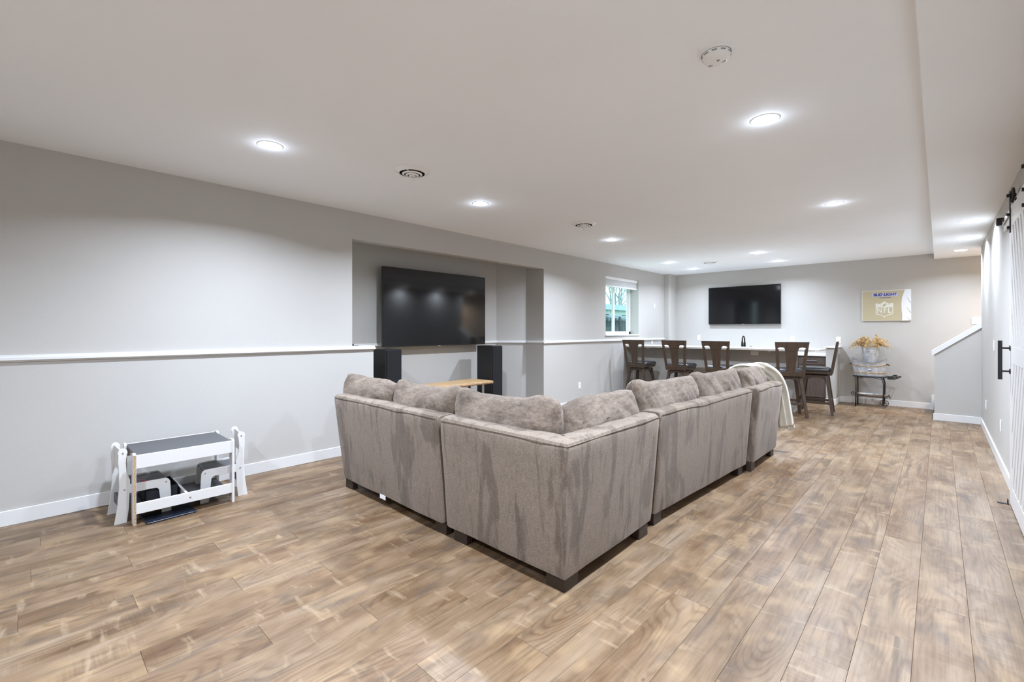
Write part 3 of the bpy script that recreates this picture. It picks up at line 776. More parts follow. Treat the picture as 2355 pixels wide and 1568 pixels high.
pillow('wide taupe back cushion left of the sofa corner', (-1.985, 2.08, 0.69), 0.90, 0.56, 0.30, 0.0, 0.14, 9.1, [(-0.85, 0.02, 0.2), (0.72, 0.035, 0.3)])
pillow('taupe back cushion just right of the sofa corner', (-1.61, 2.50, 0.695), 0.86, 0.56, 0.29, PI / 2, 0.13, 14.2, [(-0.9, -0.03, 0.3), (0.9, -0.01, 0.3)])
pillow('taupe back cushion folded over at its near end, in the middle unit', (-1.61, 3.43, 0.705), 1.02, 0.58, 0.30, PI / 2 - 0.05, 0.14, 23.9, [(-0.85, 0.035, 0.22)])
pillow('taupe back cushion leaning in the far half of the middle unit', (-1.56, 4.38, 0.705), 1.02, 0.58, 0.30, PI / 2 - 0.05, 0.14, 31.4, [(-0.85, 0.03, 0.2), (0.9, 0.01, 0.3)])
pillow('taupe back cushion furthest down the room, under the cream blanket', (-1.51, 5.25, 0.705), 0.82, 0.57, 0.29, PI / 2, 0.14, 37.7)

# ------------------------------------------------------------------ cream blanket
def catmull(P, n):
    P = [P[0]] + P + [P[-1]]; out = []
    for i in range(1, len(P) - 2):
        for k in range(n):
            t = k / n; a, b, c, d = (Vector(P[i - 1]), Vector(P[i]), Vector(P[i + 1]), Vector(P[i + 2]))
            out.append(0.5 * ((2 * b) + (c - a) * t + (2 * a - 5 * b + 4 * c - d) * t * t + (3 * b - a - 3 * c + d) * t ** 3))
    out.append(Vector(P[-2])); return out
bl_ = thing('throw_blanket', 'cream knitted blanket draped over the far end of the sectional', 'blanket', (0, 0, 0))
cl = catmull([(-1.90, 5.36, 0.55), (-1.77, 5.40, 0.80), (-1.66, 5.45, 0.925), (-1.54, 5.52, 0.962), (-1.44, 5.60, 0.945), (-1.35, 5.70, 0.86), (-1.30, 5.765, 0.72), (-1.275, 5.80, 0.53), (-1.25, 5.835, 0.30)], 9)
WD = [0.20] * 18 + [0.19, 0.18, 0.17, 0.165, 0.16] + [0.16] * 100
g = G(); nv = 40
wdir = Vector((0.80, 0.60, 0.0))
def blk(i, v):
    a = 2 * PI * v; p = cl[i]; d = (cl[min(i + 1, len(cl) - 1)] - cl[max(i - 1, 0)]).normalized()
    wd = wdir if i > 36 else Vector((0.62, 0.78, 0)); wd = (wd - d * wd.dot(d)).normalized(); nn = d.cross(wd)
    s = i / (len(cl) - 1); w_ = 0.072 + 0.010 * s; th = 0.024
    ruff = 0.35 * math.sin(3 * math.cos(a) * 2.2 + 5 * s) * math.sin(a) + 0.12 * math.sin(a * 5 + s * 6)
    fold = 0.013 * math.sin(math.cos(a) * 8.5 + 2.0 * s + 0.6) * abs(math.sin(a))
    return p + wd * (math.cos(a) * w_) + nn * (math.sin(a) * th * (1 + ruff) + fold)
vs, fs = g.grid(lambda u, v: blk(round(u * (len(cl) - 1)), v), len(cl), nv)
bmesh.ops.remove_doubles(g.b, verts=g.b.verts, dist=0.0006)
bmesh.ops.holes_fill(g.b, edges=g.b.edges[:], sides=80)
bmesh.ops.recalc_face_normals(g.b, faces=g.b.faces)
g.out('folded_cloth', M_BLANKET, bl_, True)
g = G()
for k in range(16):
    a = -1 + 2 * k / 15; p = cl[-1] + wdir * 0.08 * a
    g.tube([p + Vector((0, 0, 0.01)), p + Vector((0.004 * math.sin(k * 3), 0.004, -0.025)), p + Vector((0.01 * math.sin(k * 5), 0.0, -0.045 - 0.012 * math.sin(k * 2.3)))], [0.005, 0.0045, 0.002], 6)
g.out('fringe', M_BLANKET, bl_, True)

# ------------------------------------------------------------------ niche: television, speakers, bench
def television(label, loc, face, w, h, dep, standoff):
    t = thing('television', label, 'television', loc, face)
    G().box(-w / 2, w / 2, -dep, 0, -h / 2, h / 2, 0.004).out('casing', M_BEZEL, t)
    G().box(-w / 2 + 0.008, w / 2 - 0.008, -dep - 0.0015, -dep + 0.002, -h / 2 + 0.012, h / 2 - 0.008).out('screen', M_SCREEN, t)
    G().box(-0.022, 0.022, -dep - 0.003, -dep, -h / 2 - 0.004, -h / 2 + 0.006, 0.001).out('badge', M_LOGO, t)
    G().box(-0.25, 0.25, 0, standoff, -0.16, 0.16, 0.004).out('wall_bracket', M_BLACK, t)
    G().box(-w * 0.36, w * 0.36, 0, 0.03, -h * 0.42, h * 0.1, 0.004).out('rear_housing', M_BEZEL, t)
    return t
television('huge black wall mounted television in the niche', (-5.415, 4.173, 1.685), PI / 2, 1.87, 1.08, 0.035, 0.12)
television('smaller black wall mounted television on the far wall over the bar', (-3.1165, 10.70, 1.92), 0.0, 1.455, 0.832, 0.035, 0.035)
def speaker(label, x, y):
    t = thing('tower_speaker', label, 'speaker', (x, y, 0), 0, 'black tower speakers beside the niche television')
    w, d, h = 0.225, 0.33, 1.135
    G().box(-d, 0, -w / 2, w / 2, 0.03, h, 0.006).out('cabinet', M_SPK, t)
    G().box(0.0, 0.018, -w / 2 + 0.006, w / 2 - 0.006, 0.06, h - 0.01, 0.006).out('grille', M_GRILLE, t)
    G().box(-d - 0.02, 0.02, -w / 2 - 0.02, w / 2 + 0.02, 0.0, 0.03, 0.004).out('plinth', M_SPK, t)
    return t
speaker('black tower speaker under the left end of the niche television', -4.95, 3.13)
speaker('black tower speaker under the right end of the niche television', -4.95, 4.945)
t = thing('live_edge_bench', 'light oak live edge bench on metal legs between the tower speakers', 'bench', (-5.0, 4.02, 0))
g = G(); nn = 60
def edge(y, s): return s * 0.215 + 0.018 * noise.noise(Vector((y * 4.1, s * 3, 0))) + 0.008 * noise.noise(Vector((y * 15, s, 2)))
L_ = 0.68
ptsF = [(edge(-L_ + 2 * L_ * i / nn, 1), -L_ + 2 * L_ * i / nn) for i in range(nn + 1)]
ptsB = [(edge(-L_ + 2 * L_ * i / nn, -1), -L_ + 2 * L_ * i / nn) for i in range(nn, -1, -1)]
g.prism(ptsF + ptsB, 0.592, 0.632, 'xy', 0.003); g.out('slab_top', M_OAK, t)
g = G()
for s in (1, -1):
    g.grid(lambda u, v, s=s: (edge(-L_ + 2 * L_ * u, s) + s * (0.012 * math.sin(PI * v) + 0.004 * noise.noise(Vector((u * 60, v * 3, s))) + 0.001), -L_ + 2 * L_ * u, 0.590 + 0.040 * v), 90, 6)
g.out('bark_edge', M_BARK, t, True)
for sx in (-1, 1):
    for sy in (-1, 1): G().box(sx * 0.15 - 0.012, sx * 0.15 + 0.012, sy * 0.54 - 0.012, sy * 0.54 + 0.012, 0, 0.592, 0.002).out('leg', M_CHROME if sx > 0 else M_BLACK, t)
t = thing('cable_clip', 'tiny black cable clip on the ledge at the niche corner', 'clip', (XL - 0.02, NY0 + 0.012, LEDGE + 0.036))
G().box(-0.02, 0.015, -0.008, 0.012, 0, 0.022, 0.003).out('body', M_BLACK, t); G().tube([(0.0, 0.012, 0.008), (0.0, 0.05, 0.004), (-0.03, 0.09, 0.004)], 0.003, 6).out('cable', M_BLACK, t)

# ------------------------------------------------------------------ bar, cabinets, pony wall
t = struct(G().box(XL, -1.78, 8.87, 9.0, 0, 1.028).out('wall_bar', M_WALL))
G().box(-1.905, -1.78, 9.0, 9.12, 0, 1.028).out('return', M_WALL, t)
bt = thing('bar_counter', 'long pale granite bar top in front of the stools', 'counter', (0, 0, 0))
g = G(); g.prism([(XL + 0.002, 8.5), (-1.50, 8.5), (-1.44, 8.512), (-1.405, 8.54), (-1.39, 8.60), (-1.39, 9.28), (XL + 0.002, 9.28)], 1.030, 1.062, 'xy', 0.003); g.out('slab', M_STONE, bt)
for x in (-4.3, -3.2, -2.1): G().box(x - 0.02, x + 0.02, 8.6, 8.868, 1.0, 1.03, 0.002).out('bracket', M_WHITE, bt)
plate('bar_outlet', 'wide white outlet on the bar front under the granite top', (-2.395, 8.87, 0.965), '-y', 0.075, 0.125, 'outlet', 1, True)
struct(G().box(-1.53, -1.395, 10.12, YB, 0, 1.045).out('wall_pony', M_WALL))
struct(G().box(-1.56, -1.365, 10.09, YB, 1.045, 1.063, 0.003).out('trim_pony', M_TRIM))
def cabinet(label, x0, x1, drawers):
    t = thing('base_cabinet', label, 'cabinet', (x0, 10.17, 0)); w = x1 - x0
    G().box(0, w, 0.02, 0.55, 0.1, 0.885).out('carcass', M_CAB, t); G().box(0, w, 0.08, 0.55, 0, 0.1).out('toe_kick', M_LEG, t)
    d = G().box(0.012, w - 0.012, 0, 0.02, 0.725, 0.872, 0.003).out('drawer', M_CAB, t)
    G().tube([(w / 2 - 0.085, -0.025, 0.80), (w / 2 + 0.085, -0.025, 0.80)], 0.006, 10).out('pull', M_CHROME, d)
    for s in (-1, 1): G().tube([(w / 2 + s * 0.06, -0.025, 0.80), (w / 2 + s * 0.06, 0.004, 0.80)], 0.004, 8).out('pull_post', M_CHROME, d)
    o = G().box(0.012, w - 0.012, 0, 0.02, 0.115, 0.712, 0.003).out('door', M_CAB, t)
    G().tube([(w - 0.05, -0.025, 0.50), (w - 0.05, -0.025, 0.66)], 0.006, 10).out('pull', M_CHROME, o)
cabinet('dark brown drawer cabinet between the bar end and the pony wall', -1.985, -1.533, 1)
cabinet('dark brown base cabinet behind the bar under the faucet', -3.2, -2.0, 1)
ct = thing('back_counter', 'white quartz counter along the far wall behind the bar', 'counter', (0, 0, 0))
G().box(XL + 0.16, -1.533, 10.14, YB, 0.887, 0.922, 0.003).out('slab', M_QUARTZ, ct)
fa = thing('bar_faucet', 'dark bronze pull down faucet standing behind the bar', 'faucet', (-2.975, 10.30, 0.922))
G().lathe([(0, 0), (0.03, 0), (0.032, 0.008), (0.026, 0.02), (0.024, 0.10), (0.019, 0.2), (0, 0.2)], seg=24).out('base', M_BRONZE, fa, 'auto')
arc = [(0, 0, 0.18)] + [(0, 0.075 * (math.cos(a) - 1), 0.25 + 0.075 * math.sin(a)) for a in [PI * k / 12 for k in range(13)]] + [(0, -0.152, 0.20)]
G().tube(arc, 0.014, 12).out('spout', M_BRONZE, fa, True)
G().lathe([(0, -0.005), (0.017, -0.005), (0.022, 0.02), (0.018, 0.10), (0, 0.10)], seg=18, cy=-0.152, cz=0.11).out('spray_head', M_BRONZE, fa, 'auto')
so = thing('soap_dispenser', 'small dark soap pump right of the bar faucet', 'dispenser', (-2.855, 10.32, 0.922))
G().lathe([(0, 0), (0.016, 0), (0.016, 0.01), (0.008, 0.014), (0.007, 0.12), (0, 0.122)], seg=16).out('stem', M_BRONZE, so, 'auto')
G().tube([(0, 0, 0.115), (0, -0.04, 0.118)], 0.006, 8).out('nozzle', M_BRONZE, so, True)

# ------------------------------------------------------------------ five swivel counter stools
def lean_y(v, z0=0.64, k=0.16): return (v.x, v.y - max(0, v.z - z0) * k, v.z)
def make_stool(label, loc, rz):
    t = thing('counter_stool', label, 'stool', loc, rz, 'dark wood swivel stools at the bar')
    yb = -0.20
    # back: flared top rail with two arched undersides, stiles, splat, lower rail
    def bout(g, n):
        g.map(lean_y); return g.out(n, M_STOOL, t)
    top = [(-0.235, 1.188), (0.235, 1.188), (0.222, 1.075), (0.208, 1.075)]
    arch1 = [(0.197 - 0.052 + 0.052 * math.cos(a), 1.075 + 0.030 * math.sin(a)) for a in [PI * k / 10 for k in range(11)]]
    arch2 = [(-x, z) for x, z in reversed(arch1)]
    poly = top + arch1 + [(0.090, 1.055), (0.082, 1.04), (-0.082, 1.04), (-0.090, 1.055)] + arch2 + [(-0.208, 1.075), (-0.222, 1.075)]
    bout(G().prism(poly, yb - 0.014, yb + 0.014, 'xz', 0.003), 'top_rail')
    for s in (-1, 1):
        bout(G().prism([(s * 0.222, 1.08), (s * 0.180, 1.08), (s * 0.148, 0.64), (s * 0.188, 0.64)], yb - 0.017, yb + 0.017, 'xz', 0.003), 'stile')
    bout(G().prism([(-0.082, 1.045), (0.082, 1.045), (0.056, 0.715), (-0.056, 0.715)], yb - 0.009, yb + 0.009, 'xz', 0.002), 'splat')
    bout(G().prism([(-0.16, 0.645), (0.16, 0.645), (0.165, 0.72), (-0.165, 0.72)], yb - 0.012, yb + 0.012, 'xz', 0.003), 'lower_rail')
    # seat
    G().box(-0.205, 0.205, -0.19, 0.215, 0.655, 0.705, 0.008).out('seat_frame', M_STOOL, t)
    g = G(); soft_box(g, -0.222, 0.222, -0.185, 0.235, 0.690, 0.755, 0.03, 2, 0.001, 0.012); g.out('seat_cushion', M_LEATHER, t, True)
    G().lathe([(0, 0.635), (0.10, 0.635), (0.10, 0.657), (0, 0.657)], seg=28).out('swivel', M_BLACK, t, 'auto')
    # base
    for sx in (-1, 1):
        for sy in (-1, 1):
            g = G(); a, b = 0.145, 0.225
            w0, w1 = 0.024, 0.019
            def q(c, w, z): return [(sx * c - w, sy * c - w, z), (sx * c + w, sy * c - w, z), (sx * c + w, sy * c + w, z), (sx * c - w, sy * c + w, z)]
            lo, hi = [g.b.verts.new(p) for p in q(b, w1, 0)], [g.b.verts.new(p) for p in q(a, w0, 0.63)]
            fs = [g.b.faces.new(lo), g.b.faces.new(hi)] + [g.b.faces.new((lo[i], lo[(i + 1) % 4], hi[(i + 1) % 4], hi[i])) for i in range(4)]
            bmesh.ops.recalc_face_normals(g.b, faces=fs); bmesh.ops.bevel(g.b, geom=g.b.edges[:], offset=0.003, segments=1, affect='EDGES'); g.out('leg', M_STOOL, t)
    ap = [(-0.15, 0.632), (0.15, 0.632), (0.158, 0.52)] + [(0.135 * math.cos(a_), 0.52 + 0.075 * math.sin(a_)) for a_ in [PI * k / 10 for k in range(11)]] + [(-0.158, 0.52)]
    for s in (-1, 1):
        G().prism(ap, s * 0.15 - 0.011, s * 0.15 + 0.011, 'xz').out('apron', M_STOOL, t)
        G().prism(ap, s * 0.15 - 0.011, s * 0.15 + 0.011, 'yz').out('apron', M_STOOL, t)
        G().box(-0.20, 0.20, s * 0.198 - 0.01, s * 0.198 + 0.01, 0.20, 0.24, 0.002).out('stretcher', M_STOOL, t)
        G().box(s * 0.198 - 0.01, s * 0.198 + 0.01, -0.20, 0.20, 0.17, 0.21, 0.002).out('stretcher', M_STOOL, t)
    G().lathe([(0, 0), (0.008, 0), (0.008, 0.004), (0, 0.006)], cx=-0.1, cy=0.186, cz=0.22, seg=12, axis='y').out('screw', M_CHROME, t)
    return t
s1 = make_stool('dark wood bar stool nearest the window, at the left end of the bar', (-4.33, 8.36, 0), -0.04)
dup(s1, (-3.525, 8.36, 0), -0.02, 'dark wood bar stool second along the bar from the window')
dup(s1, (-2.79, 8.34, 0), 0.0, 'dark wood bar stool third along the bar, left of the bar outlet')
dup(s1, (-1.79, 8.42, 0), 0.42, 'dark wood bar stool turned at the right corner of the bar')
dup(s1, (-1.495, 9.05, 0), PI / 2 + 0.10, 'dark wood bar stool at the bar end seen from its side')

# ------------------------------------------------------------------ framed beer sign on the far wall
sx0, sx1, sz0, sz1 = -1.058, -0.362, 1.543, 2.105
sg = thing('wall_sign', 'tan metal beer sign with a white wavy end on the far wall', 'sign', ((sx0 + sx1) / 2, YB, (sz0 + sz1) / 2))
sw, sh = (sx1 - sx0) / 2, (sz1 - sz0) / 2
M_TAN = mat('tan_print', (0.50, 0.435, 0.285), 0.4); M_PALE = mat('pale_edge', (0.66, 0.62, 0.52), 0.45); M_SNOW = mat('white_print', (0.80, 0.81, 0.83), 0.4)
M_NAVY = mat('navy_print', (0.018, 0.022, 0.20), 0.4); M_LILAC = mat('lilac_print', (0.47, 0.48, 0.68), 0.4); M_LOGOW = mat('ivory_print', (0.74, 0.73, 0.64), 0.4); M_GREYP = mat('grey_print', (0.33, 0.34, 0.36), 0.5)
G().box(-sw, sw, -0.028, -0.001, -sh, sh, 0.004).out('tray_frame', M_PALE, sg)
G().box(-sw + 0.012, sw - 0.004, -0.0295, -0.027, -sh + 0.012, sh - 0.016).out('tan_face', M_TAN, sg)
wave = [(0.42, -1), (0.435, -0.7), (0.405, -0.3), (0.40, 0.1), (0.42, 0.45), (0.49, 0.75), (0.545, 1)]
poly = [(1.0 * sw - 0.002, -sh + 0.002), (1.0 * sw - 0.002, sh - 0.002)] + [(0.66 * sw + (a - 0.44) * sw * 0.95, b * (sh - 0.002)) for a, b in reversed(wave)]
wp = G().prism(poly, -0.034, -0.028, 'xz'); wp = wp.out('white_wave', M_SNOW, sg)
for z, l in ((0.11, 0.14), (-0.07, 0.14), (-0.235, 0.08)):
    g = G(); g.prism([(0.82 * sw, z + l * 0.25), (0.985 * sw, z - l * 0.45), (0.985 * sw, z - l * 0.6), (0.85 * sw, z + l * 0.05)], -0.0348, -0.034, 'xz'); g.out('scratch_mark', M_GREYP, wp)
def text(body, x, z, size, m, name, parent, y=-0.0302, xs=1.0, bold=0.0, shear=0.0):
    cu = bpy.data.curves.new(name, 'FONT'); cu.body = body; cu.size = size; cu.align_x = 'CENTER'; cu.align_y = 'CENTER'; cu.extrude = 0.0004; cu.offset = bold; cu.shear = shear
    tmp = bpy.data.objects.new(name, cu); C.objects.link(tmp); bpy.context.view_layer.update()
    me = bpy.data.meshes.new_from_object(tmp.evaluated_get(bpy.context.evaluated_depsgraph_get())); bpy.data.objects.remove(tmp); me.materials.clear(); me.materials.append(m)
    o = bpy.data.objects.new(name, me); C.objects.link(o); o.parent = parent; o.location = (x, y, z); o.rotation_euler = (PI / 2, 0, 0); o.scale = (xs, 1, 1)
    return o
G().box(-0.20, 0.172, -0.0302, -0.0294, 0.165, 0.226, 0.0).out('name_band', M_LILAC, sg)
text('BUD LIGHT', -0.0125, 0.1965, 0.064, M_NAVY, 'lettering', sg, -0.0309, 1.0, 0.0012, 0.12)
text('BUD LIGHT', -0.0155, 0.1955, 0.064, M_NAVY, 'lettering', sg, -0.0308, 1.0, 0.0012, 0.12)
text('OFFICIAL BEER SPONSOR', -0.01, 0.140, 0.0145, M_NAVY, 'small_lettering', sg, -0.0300, 1.0, 0.0004)
# league shield
def shield(k, dz=0.0):
    P = [(-0.125, 0.088), (-0.115, 0.098), (-0.07, 0.084), (-0.035, 0.10), (0, 0.135), (0.035, 0.10), (0.07, 0.084), (0.115, 0.098), (0.125, 0.088), (0.125, -0.085), (0.108, -0.108), (0.055, -0.122), (0.022, -0.138), (0, -0.165), (-0.022, -0.138), (-0.055, -0.122), (-0.108, -0.108), (-0.125, -0.085)]
    return [(x * k - 0.02, z * k - 0.055) for x, z in P]
G().prism(shield(1.0), -0.0303, -0.0294, 'xz').out('shield', M_LOGOW, sg)
low = [(-0.112, 0.022), (0.112, 0.022), (0.112, -0.08), (0.098, -0.098), (0.05, -0.112), (0.018, -0.128), (0, -0.148), (-0.018, -0.128), (-0.05, -0.112), (-0.098, -0.098), (-0.112, -0.08)]
G().prism([(x - 0.02, z - 0.055) for x, z in low], -0.0307, -0.0302, 'xz').out('shield_field', M_TAN, sg)
for ch, x in (('N', -0.088), ('F', -0.012), ('L', 0.050)):
    text(ch, x, -0.092, 0.135, M_LOGOW, 'shield_letter', sg, -0.0311, 0.72, 0.003)
g = G(); ca, sa = math.cos(0.75), math.sin(0.75)
pl = [(0.036 * math.cos(a) * (1 if abs(math.cos(a)) < 0.9 else 1.03), 0.020 * math.sin(a)) for a in [2 * PI * k / 24 for k in range(24)]]
g.prism([(x * ca - z * sa - 0.018, x * sa + z * ca + 0.008) for x, z in pl], -0.0307, -0.0302, 'xz'); g.out('ball_emblem', M_TAN, sg)
for i in (-1, 1):
    for x in (0.055, 0.095):
        for z in (0.012, -0.014):
            cx = -0.02 + i * x; star = [((0.008 if k % 2 == 0 else 0.0035) * math.sin(k * PI / 5) + cx, (0.008 if k % 2 == 0 else 0.0035) * math.cos(k * PI / 5) + z) for k in range(10)]
            G().prism(star, -0.0307, -0.0302, 'xz').out('star', M_TAN, sg)

# ------------------------------------------------------------------ black iron cart with tub, bucket and grass
cart = thing('iron_cart', 'black iron rolling cart with a galvanised lower tray by the far wall', 'cart', (-0.90, 10.42, 0))
def bar(n, pts, r=0.009, m=M_BLACK, p=cart, seg=8): return G().tube(pts, r, seg).out(n, m, p, True)
TZ = 0.545
bar('top_frame', [(-0.24, -0.13, TZ), (0.2, -0.13, TZ), (0.27, -0.13, TZ - 0.005), (0.32, -0.12, TZ + 0.03), (0.36, -0.11, TZ + 0.03), (0.36, 0.11, TZ + 0.03), (0.32, 0.12, TZ + 0.03), (0.27, 0.13, TZ - 0.005), (0.2, 0.13, TZ), (-0.24, 0.13, TZ), (-0.24, -0.13, TZ)], 0.010)
bar('handle', [(0.24, -0.13, TZ - 0.02), (0.33, -0.12, TZ - 0.018), (0.40, -0.09, TZ + 0.012), (0.41, 0.0, TZ + 0.018), (0.40, 0.09, TZ + 0.012), (0.33, 0.12, TZ - 0.018), (0.24, 0.13, TZ - 0.02)], 0.012)
G().box(-0.235, 0.23, -0.125, 0.125, TZ + 0.002, TZ + 0.010, 0.002).out('top_shelf', M_BLACK, cart)
for y in (-0.13, 0.13):
    bar('leg', [(-0.205, y, TZ - 0.005), (-0.20, y * 1.04, 0.3), (-0.205, y * 1.08, 0.0)], 0.010)
    bar('leg', [(0.165, y, TZ - 0.005), (0.19, y * 1.02, 0.42), (0.185, y * 1.06, 0.2), (0.18, y * 1.08, 0.06)], 0.010)
    bar('scroll_brace', [(-0.19, y, TZ - 0.045)] + [(-0.19 + 0.37 * k / 12, y, TZ - 0.045 + 0.028 * math.sin(PI * k / 12) * (1 if k % 12 else 0)) for k in range(1, 12)] + [(0.18, y, TZ - 0.06)], 0.005)
    w_ = G(); R_ = 0.06
    w_.tube([(0.18 + R_ * math.cos(2 * PI * k / 28), y * 1.08, R_ + 0.002 + R_ * 0.93 * math.sin(2 * PI * k / 28)) for k in range(28)], 0.005, 6, True)
    wo = w_.out('wheel', mat('worn_iron', (0.16, 0.13, 0.10), 0.6, 0.6) if y < 0 else bpy.data.materials['worn_iron'], cart, True)
    for k in range(4):
        a = PI * k / 4; G().tube([(0.18 + 0.056 * math.cos(a), y * 1.08, 0.062 + 0.052 * math.sin(a)), (0.18 - 0.056 * math.cos(a), y * 1.08, 0.062 - 0.052 * math.sin(a))], 0.003, 5).out('spoke', M_BLACK, wo)
bar('lower_rail', [(-0.27, -0.12, 0.205), (0.24, -0.12, 0.185)], 0.006); bar('lower_rail', [(-0.27, 0.12, 0.205), (0.24, 0.12, 0.185)], 0.006)
bar('end_hook', [(-0.255, -0.12, 0.203), (-0.275, -0.12, 0.235), (-0.265, 0.12, 0.235), (-0.255, 0.12, 0.203)], 0.006); bar('end_hook', [(0.225, -0.12, 0.186), (0.25, -0.12, 0.215), (0.27, 0.0, 0.17), (0.25, 0.12, 0.215), (0.225, 0.12, 0.186)], 0.006)
tray = G(); tray.lathe([(0, 0.172), (0.13, 0.172), (0.15, 0.225), (0.153, 0.228), (0.148, 0.226), (0.128, 0.177), (0, 0.177)], seg=40, sx=1.35, sy=0.8); tray = tray.out('lower_tray', M_GALV, cart, 'auto')
G().lathe([(0.1415, 0.196), (0.147, 0.197), (0.151, 0.21), (0.1465, 0.211)], seg=40, sx=1.355, sy=0.805).out('tray_band', M_COPPER, tray, 'auto')
tub = thing('galvanised_tub', 'oval galvanised drink tub with copper bands on the iron cart', 'tub', (-0.925, 10.42, TZ + 0.010))
g = G(); nv = 48; prof = [(0.90, 0.0), (0.935, 0.10), (0.97, 0.21), (1.0, 0.317), (1.012, 0.322), (1.0, 0.317), (0.955, 0.21), (0.885, 0.006)]
def tubp(u, v):
    a = 2 * PI * u; k = v * (len(prof) - 1); i = min(int(k), len(prof) - 2); f = k - i
    r = prof[i][0] * (1 - f) + prof[i + 1][0] * f; z = prof[i][1] * (1 - f) + prof[i + 1][1] * f
    z *= 1 - 0.26 * (1 - abs(math.cos(a)) ** 1.6) * (z / 0.32)
    return Vector((0.252 * r * math.copysign(abs(math.cos(a)) ** 0.8, math.cos(a)), 0.13 * r * math.copysign(abs(math.sin(a)) ** 0.8, math.sin(a)), z))
g.grid(tubp, nv, len(prof), True); bmesh.ops.recalc_face_normals(g.b, faces=g.b.faces); tb = g.out('body', M_GALV, tub, 'auto')
G().prism([(0.225 * math.copysign(abs(math.cos(a)) ** 0.8, math.cos(a)), 0.116 * math.copysign(abs(math.sin(a)) ** 0.8, math.sin(a))) for a in [2 * PI * k / 40 for k in range(40)]], 0, 0.008, 'xy').out('bottom', M_GALV, tub)
for z0, dz in ((0.056, 0.0), (0.205, 0.0)):
    g = G(); k0 = 0.908 + z0 * 0.37
    for j, (w_, r_) in enumerate(((0.030, 0.004), )):
        def band(u, v):
            a = 2 * PI * u; z = z0 - w_ / 2 + w_ * v; r = k0 + (z - z0) * 0.38; z *= 1 - 0.26 * (1 - abs(math.cos(a)) ** 1.6) * (z / 0.32)
            return Vector(((0.252 * r + 0.004) * math.copysign(abs(math.cos(a)) ** 0.8, math.cos(a)), (0.13 * r + 0.004) * math.copysign(abs(math.sin(a)) ** 0.8, math.sin(a)), z))
        g.grid(band, nv, 2, True)
    bd_ = g.out('band', M_TANBAND, tub, True)
    for i in range(16):
        a0 = 2 * PI * (i + 0.08) / 16; a1 = 2 * PI * (i + 0.92) / 16; g = G()
        def seg(u, v):
            a = a0 + (a1 - a0) * u; z = z0 - 0.007 + 0.014 * v; r = k0 + (z - z0) * 0.38; z *= 1 - 0.26 * (1 - abs(math.cos(a)) ** 1.6) * (z / 0.32)
            return Vector(((0.252 * r + 0.006) * math.copysign(abs(math.cos(a)) ** 0.8, math.cos(a)), (0.13 * r + 0.006) * math.copysign(abs(math.sin(a)) ** 0.8, math.sin(a)), z))
        g.grid(seg, 5, 2); g.out('copper_strip', M_COPPER, bd_)
for s in (-1, 1): G().tube([(s * 0.235, -0.04, 0.225), (s * 0.275, -0.04, 0.20), (s * 0.285, 0, 0.195), (s * 0.275, 0.04, 0.20), (s * 0.235, 0.04, 0.225)], 0.006, 8).out('handle', M_BRONZE, tub, True)
G().lathe([(0, 0), (0.026, 0), (0.022, -0.012), (0.010, -0.018), (0, -0.02)], cx=0.02, cy=-0.128, cz=0.112, seg=20, axis='y', sy=0.6).out('bottle_opener', M_CHROME, tub, 'auto')
bk = thing('galvanised_bucket', 'round galvanised bucket holding dried grass, standing in the oval tub', 'bucket', (-0.905, 10.43, TZ + 0.019))
G().lathe([(0, 0), (0.085, 0), (0.128, 0.485), (0.134, 0.49), (0.132, 0.498), (0.125, 0.492), (0.082, 0.006), (0, 0.006)], seg=36).out('body', M_GALV, bk, 'auto')
for z, r_ in ((0.36, 0.1172), (0.44, 0.1242)): G().lathe([(r_ - 0.001, z - 0.004), (r_ + 0.003, z), (r_ - 0.001, z + 0.004)], seg=36).out('rib', M_GALV, bk, True)
gr = thing('dried_grass', 'golden dried grass plumes drooping out of the galvanised bucket', 'dried plant', (-0.905, 10.43, TZ + 0.03))
rr = random.Random(5)
st = G(); pl_ = G()
for i in range(190):
    a = rr.gauss(0.25, 0.75) + (PI if i % 2 else 0.0); reach = rr.uniform(0.02, 0.26); top = rr.uniform(0.57, 0.69) - reach * 0.22
    if i % 3 == 0: reach *= 0.4; top += rr.uniform(0.0, 0.06)
    dx, dy = math.cos(a), math.sin(a) * 0.62
    p0 = Vector((dx * 0.02, dy * 0.02, 0.02)); p1 = Vector((dx * 0.08, dy * 0.08, 0.47)); p2 = Vector((dx * (0.06 + reach * 0.6), dy * (0.06 + reach * 0.6), top)); p3 = Vector((dx * (0.07 + reach), dy * (0.07 + reach), top - rr.uniform(-0.02, 0.05) - reach * 0.22))
    st.tube([p0, p1, p2], [0.0022, 0.002, 0.0016], 4)
    for k in range(10):
        u = k / 9; b = p2.lerp(p3, u); ln = 0.055 * (1 - 0.45 * u)
        for s in range(5):
            d = Vector((dx + rr.uniform(-.8, .8), dy + rr.uniform(-.8, .8), rr.uniform(-.7, .5))).normalized() * ln
            n_ = d.cross(Vector((0, 0, 1))); n_ = n_.normalized() * 0.0026 if n_.length > 1e-6 else Vector((0.0026, 0, 0))
            pl_.b.faces.new([pl_.b.verts.new(b - n_), pl_.b.verts.new(b + n_), pl_.b.verts.new(b + d)])
st.out('stems', M_STRAW, gr)['kind'] = 'stuff'
pl_.out('plumes', M_STRAW, gr)['kind'] = 'stuff'

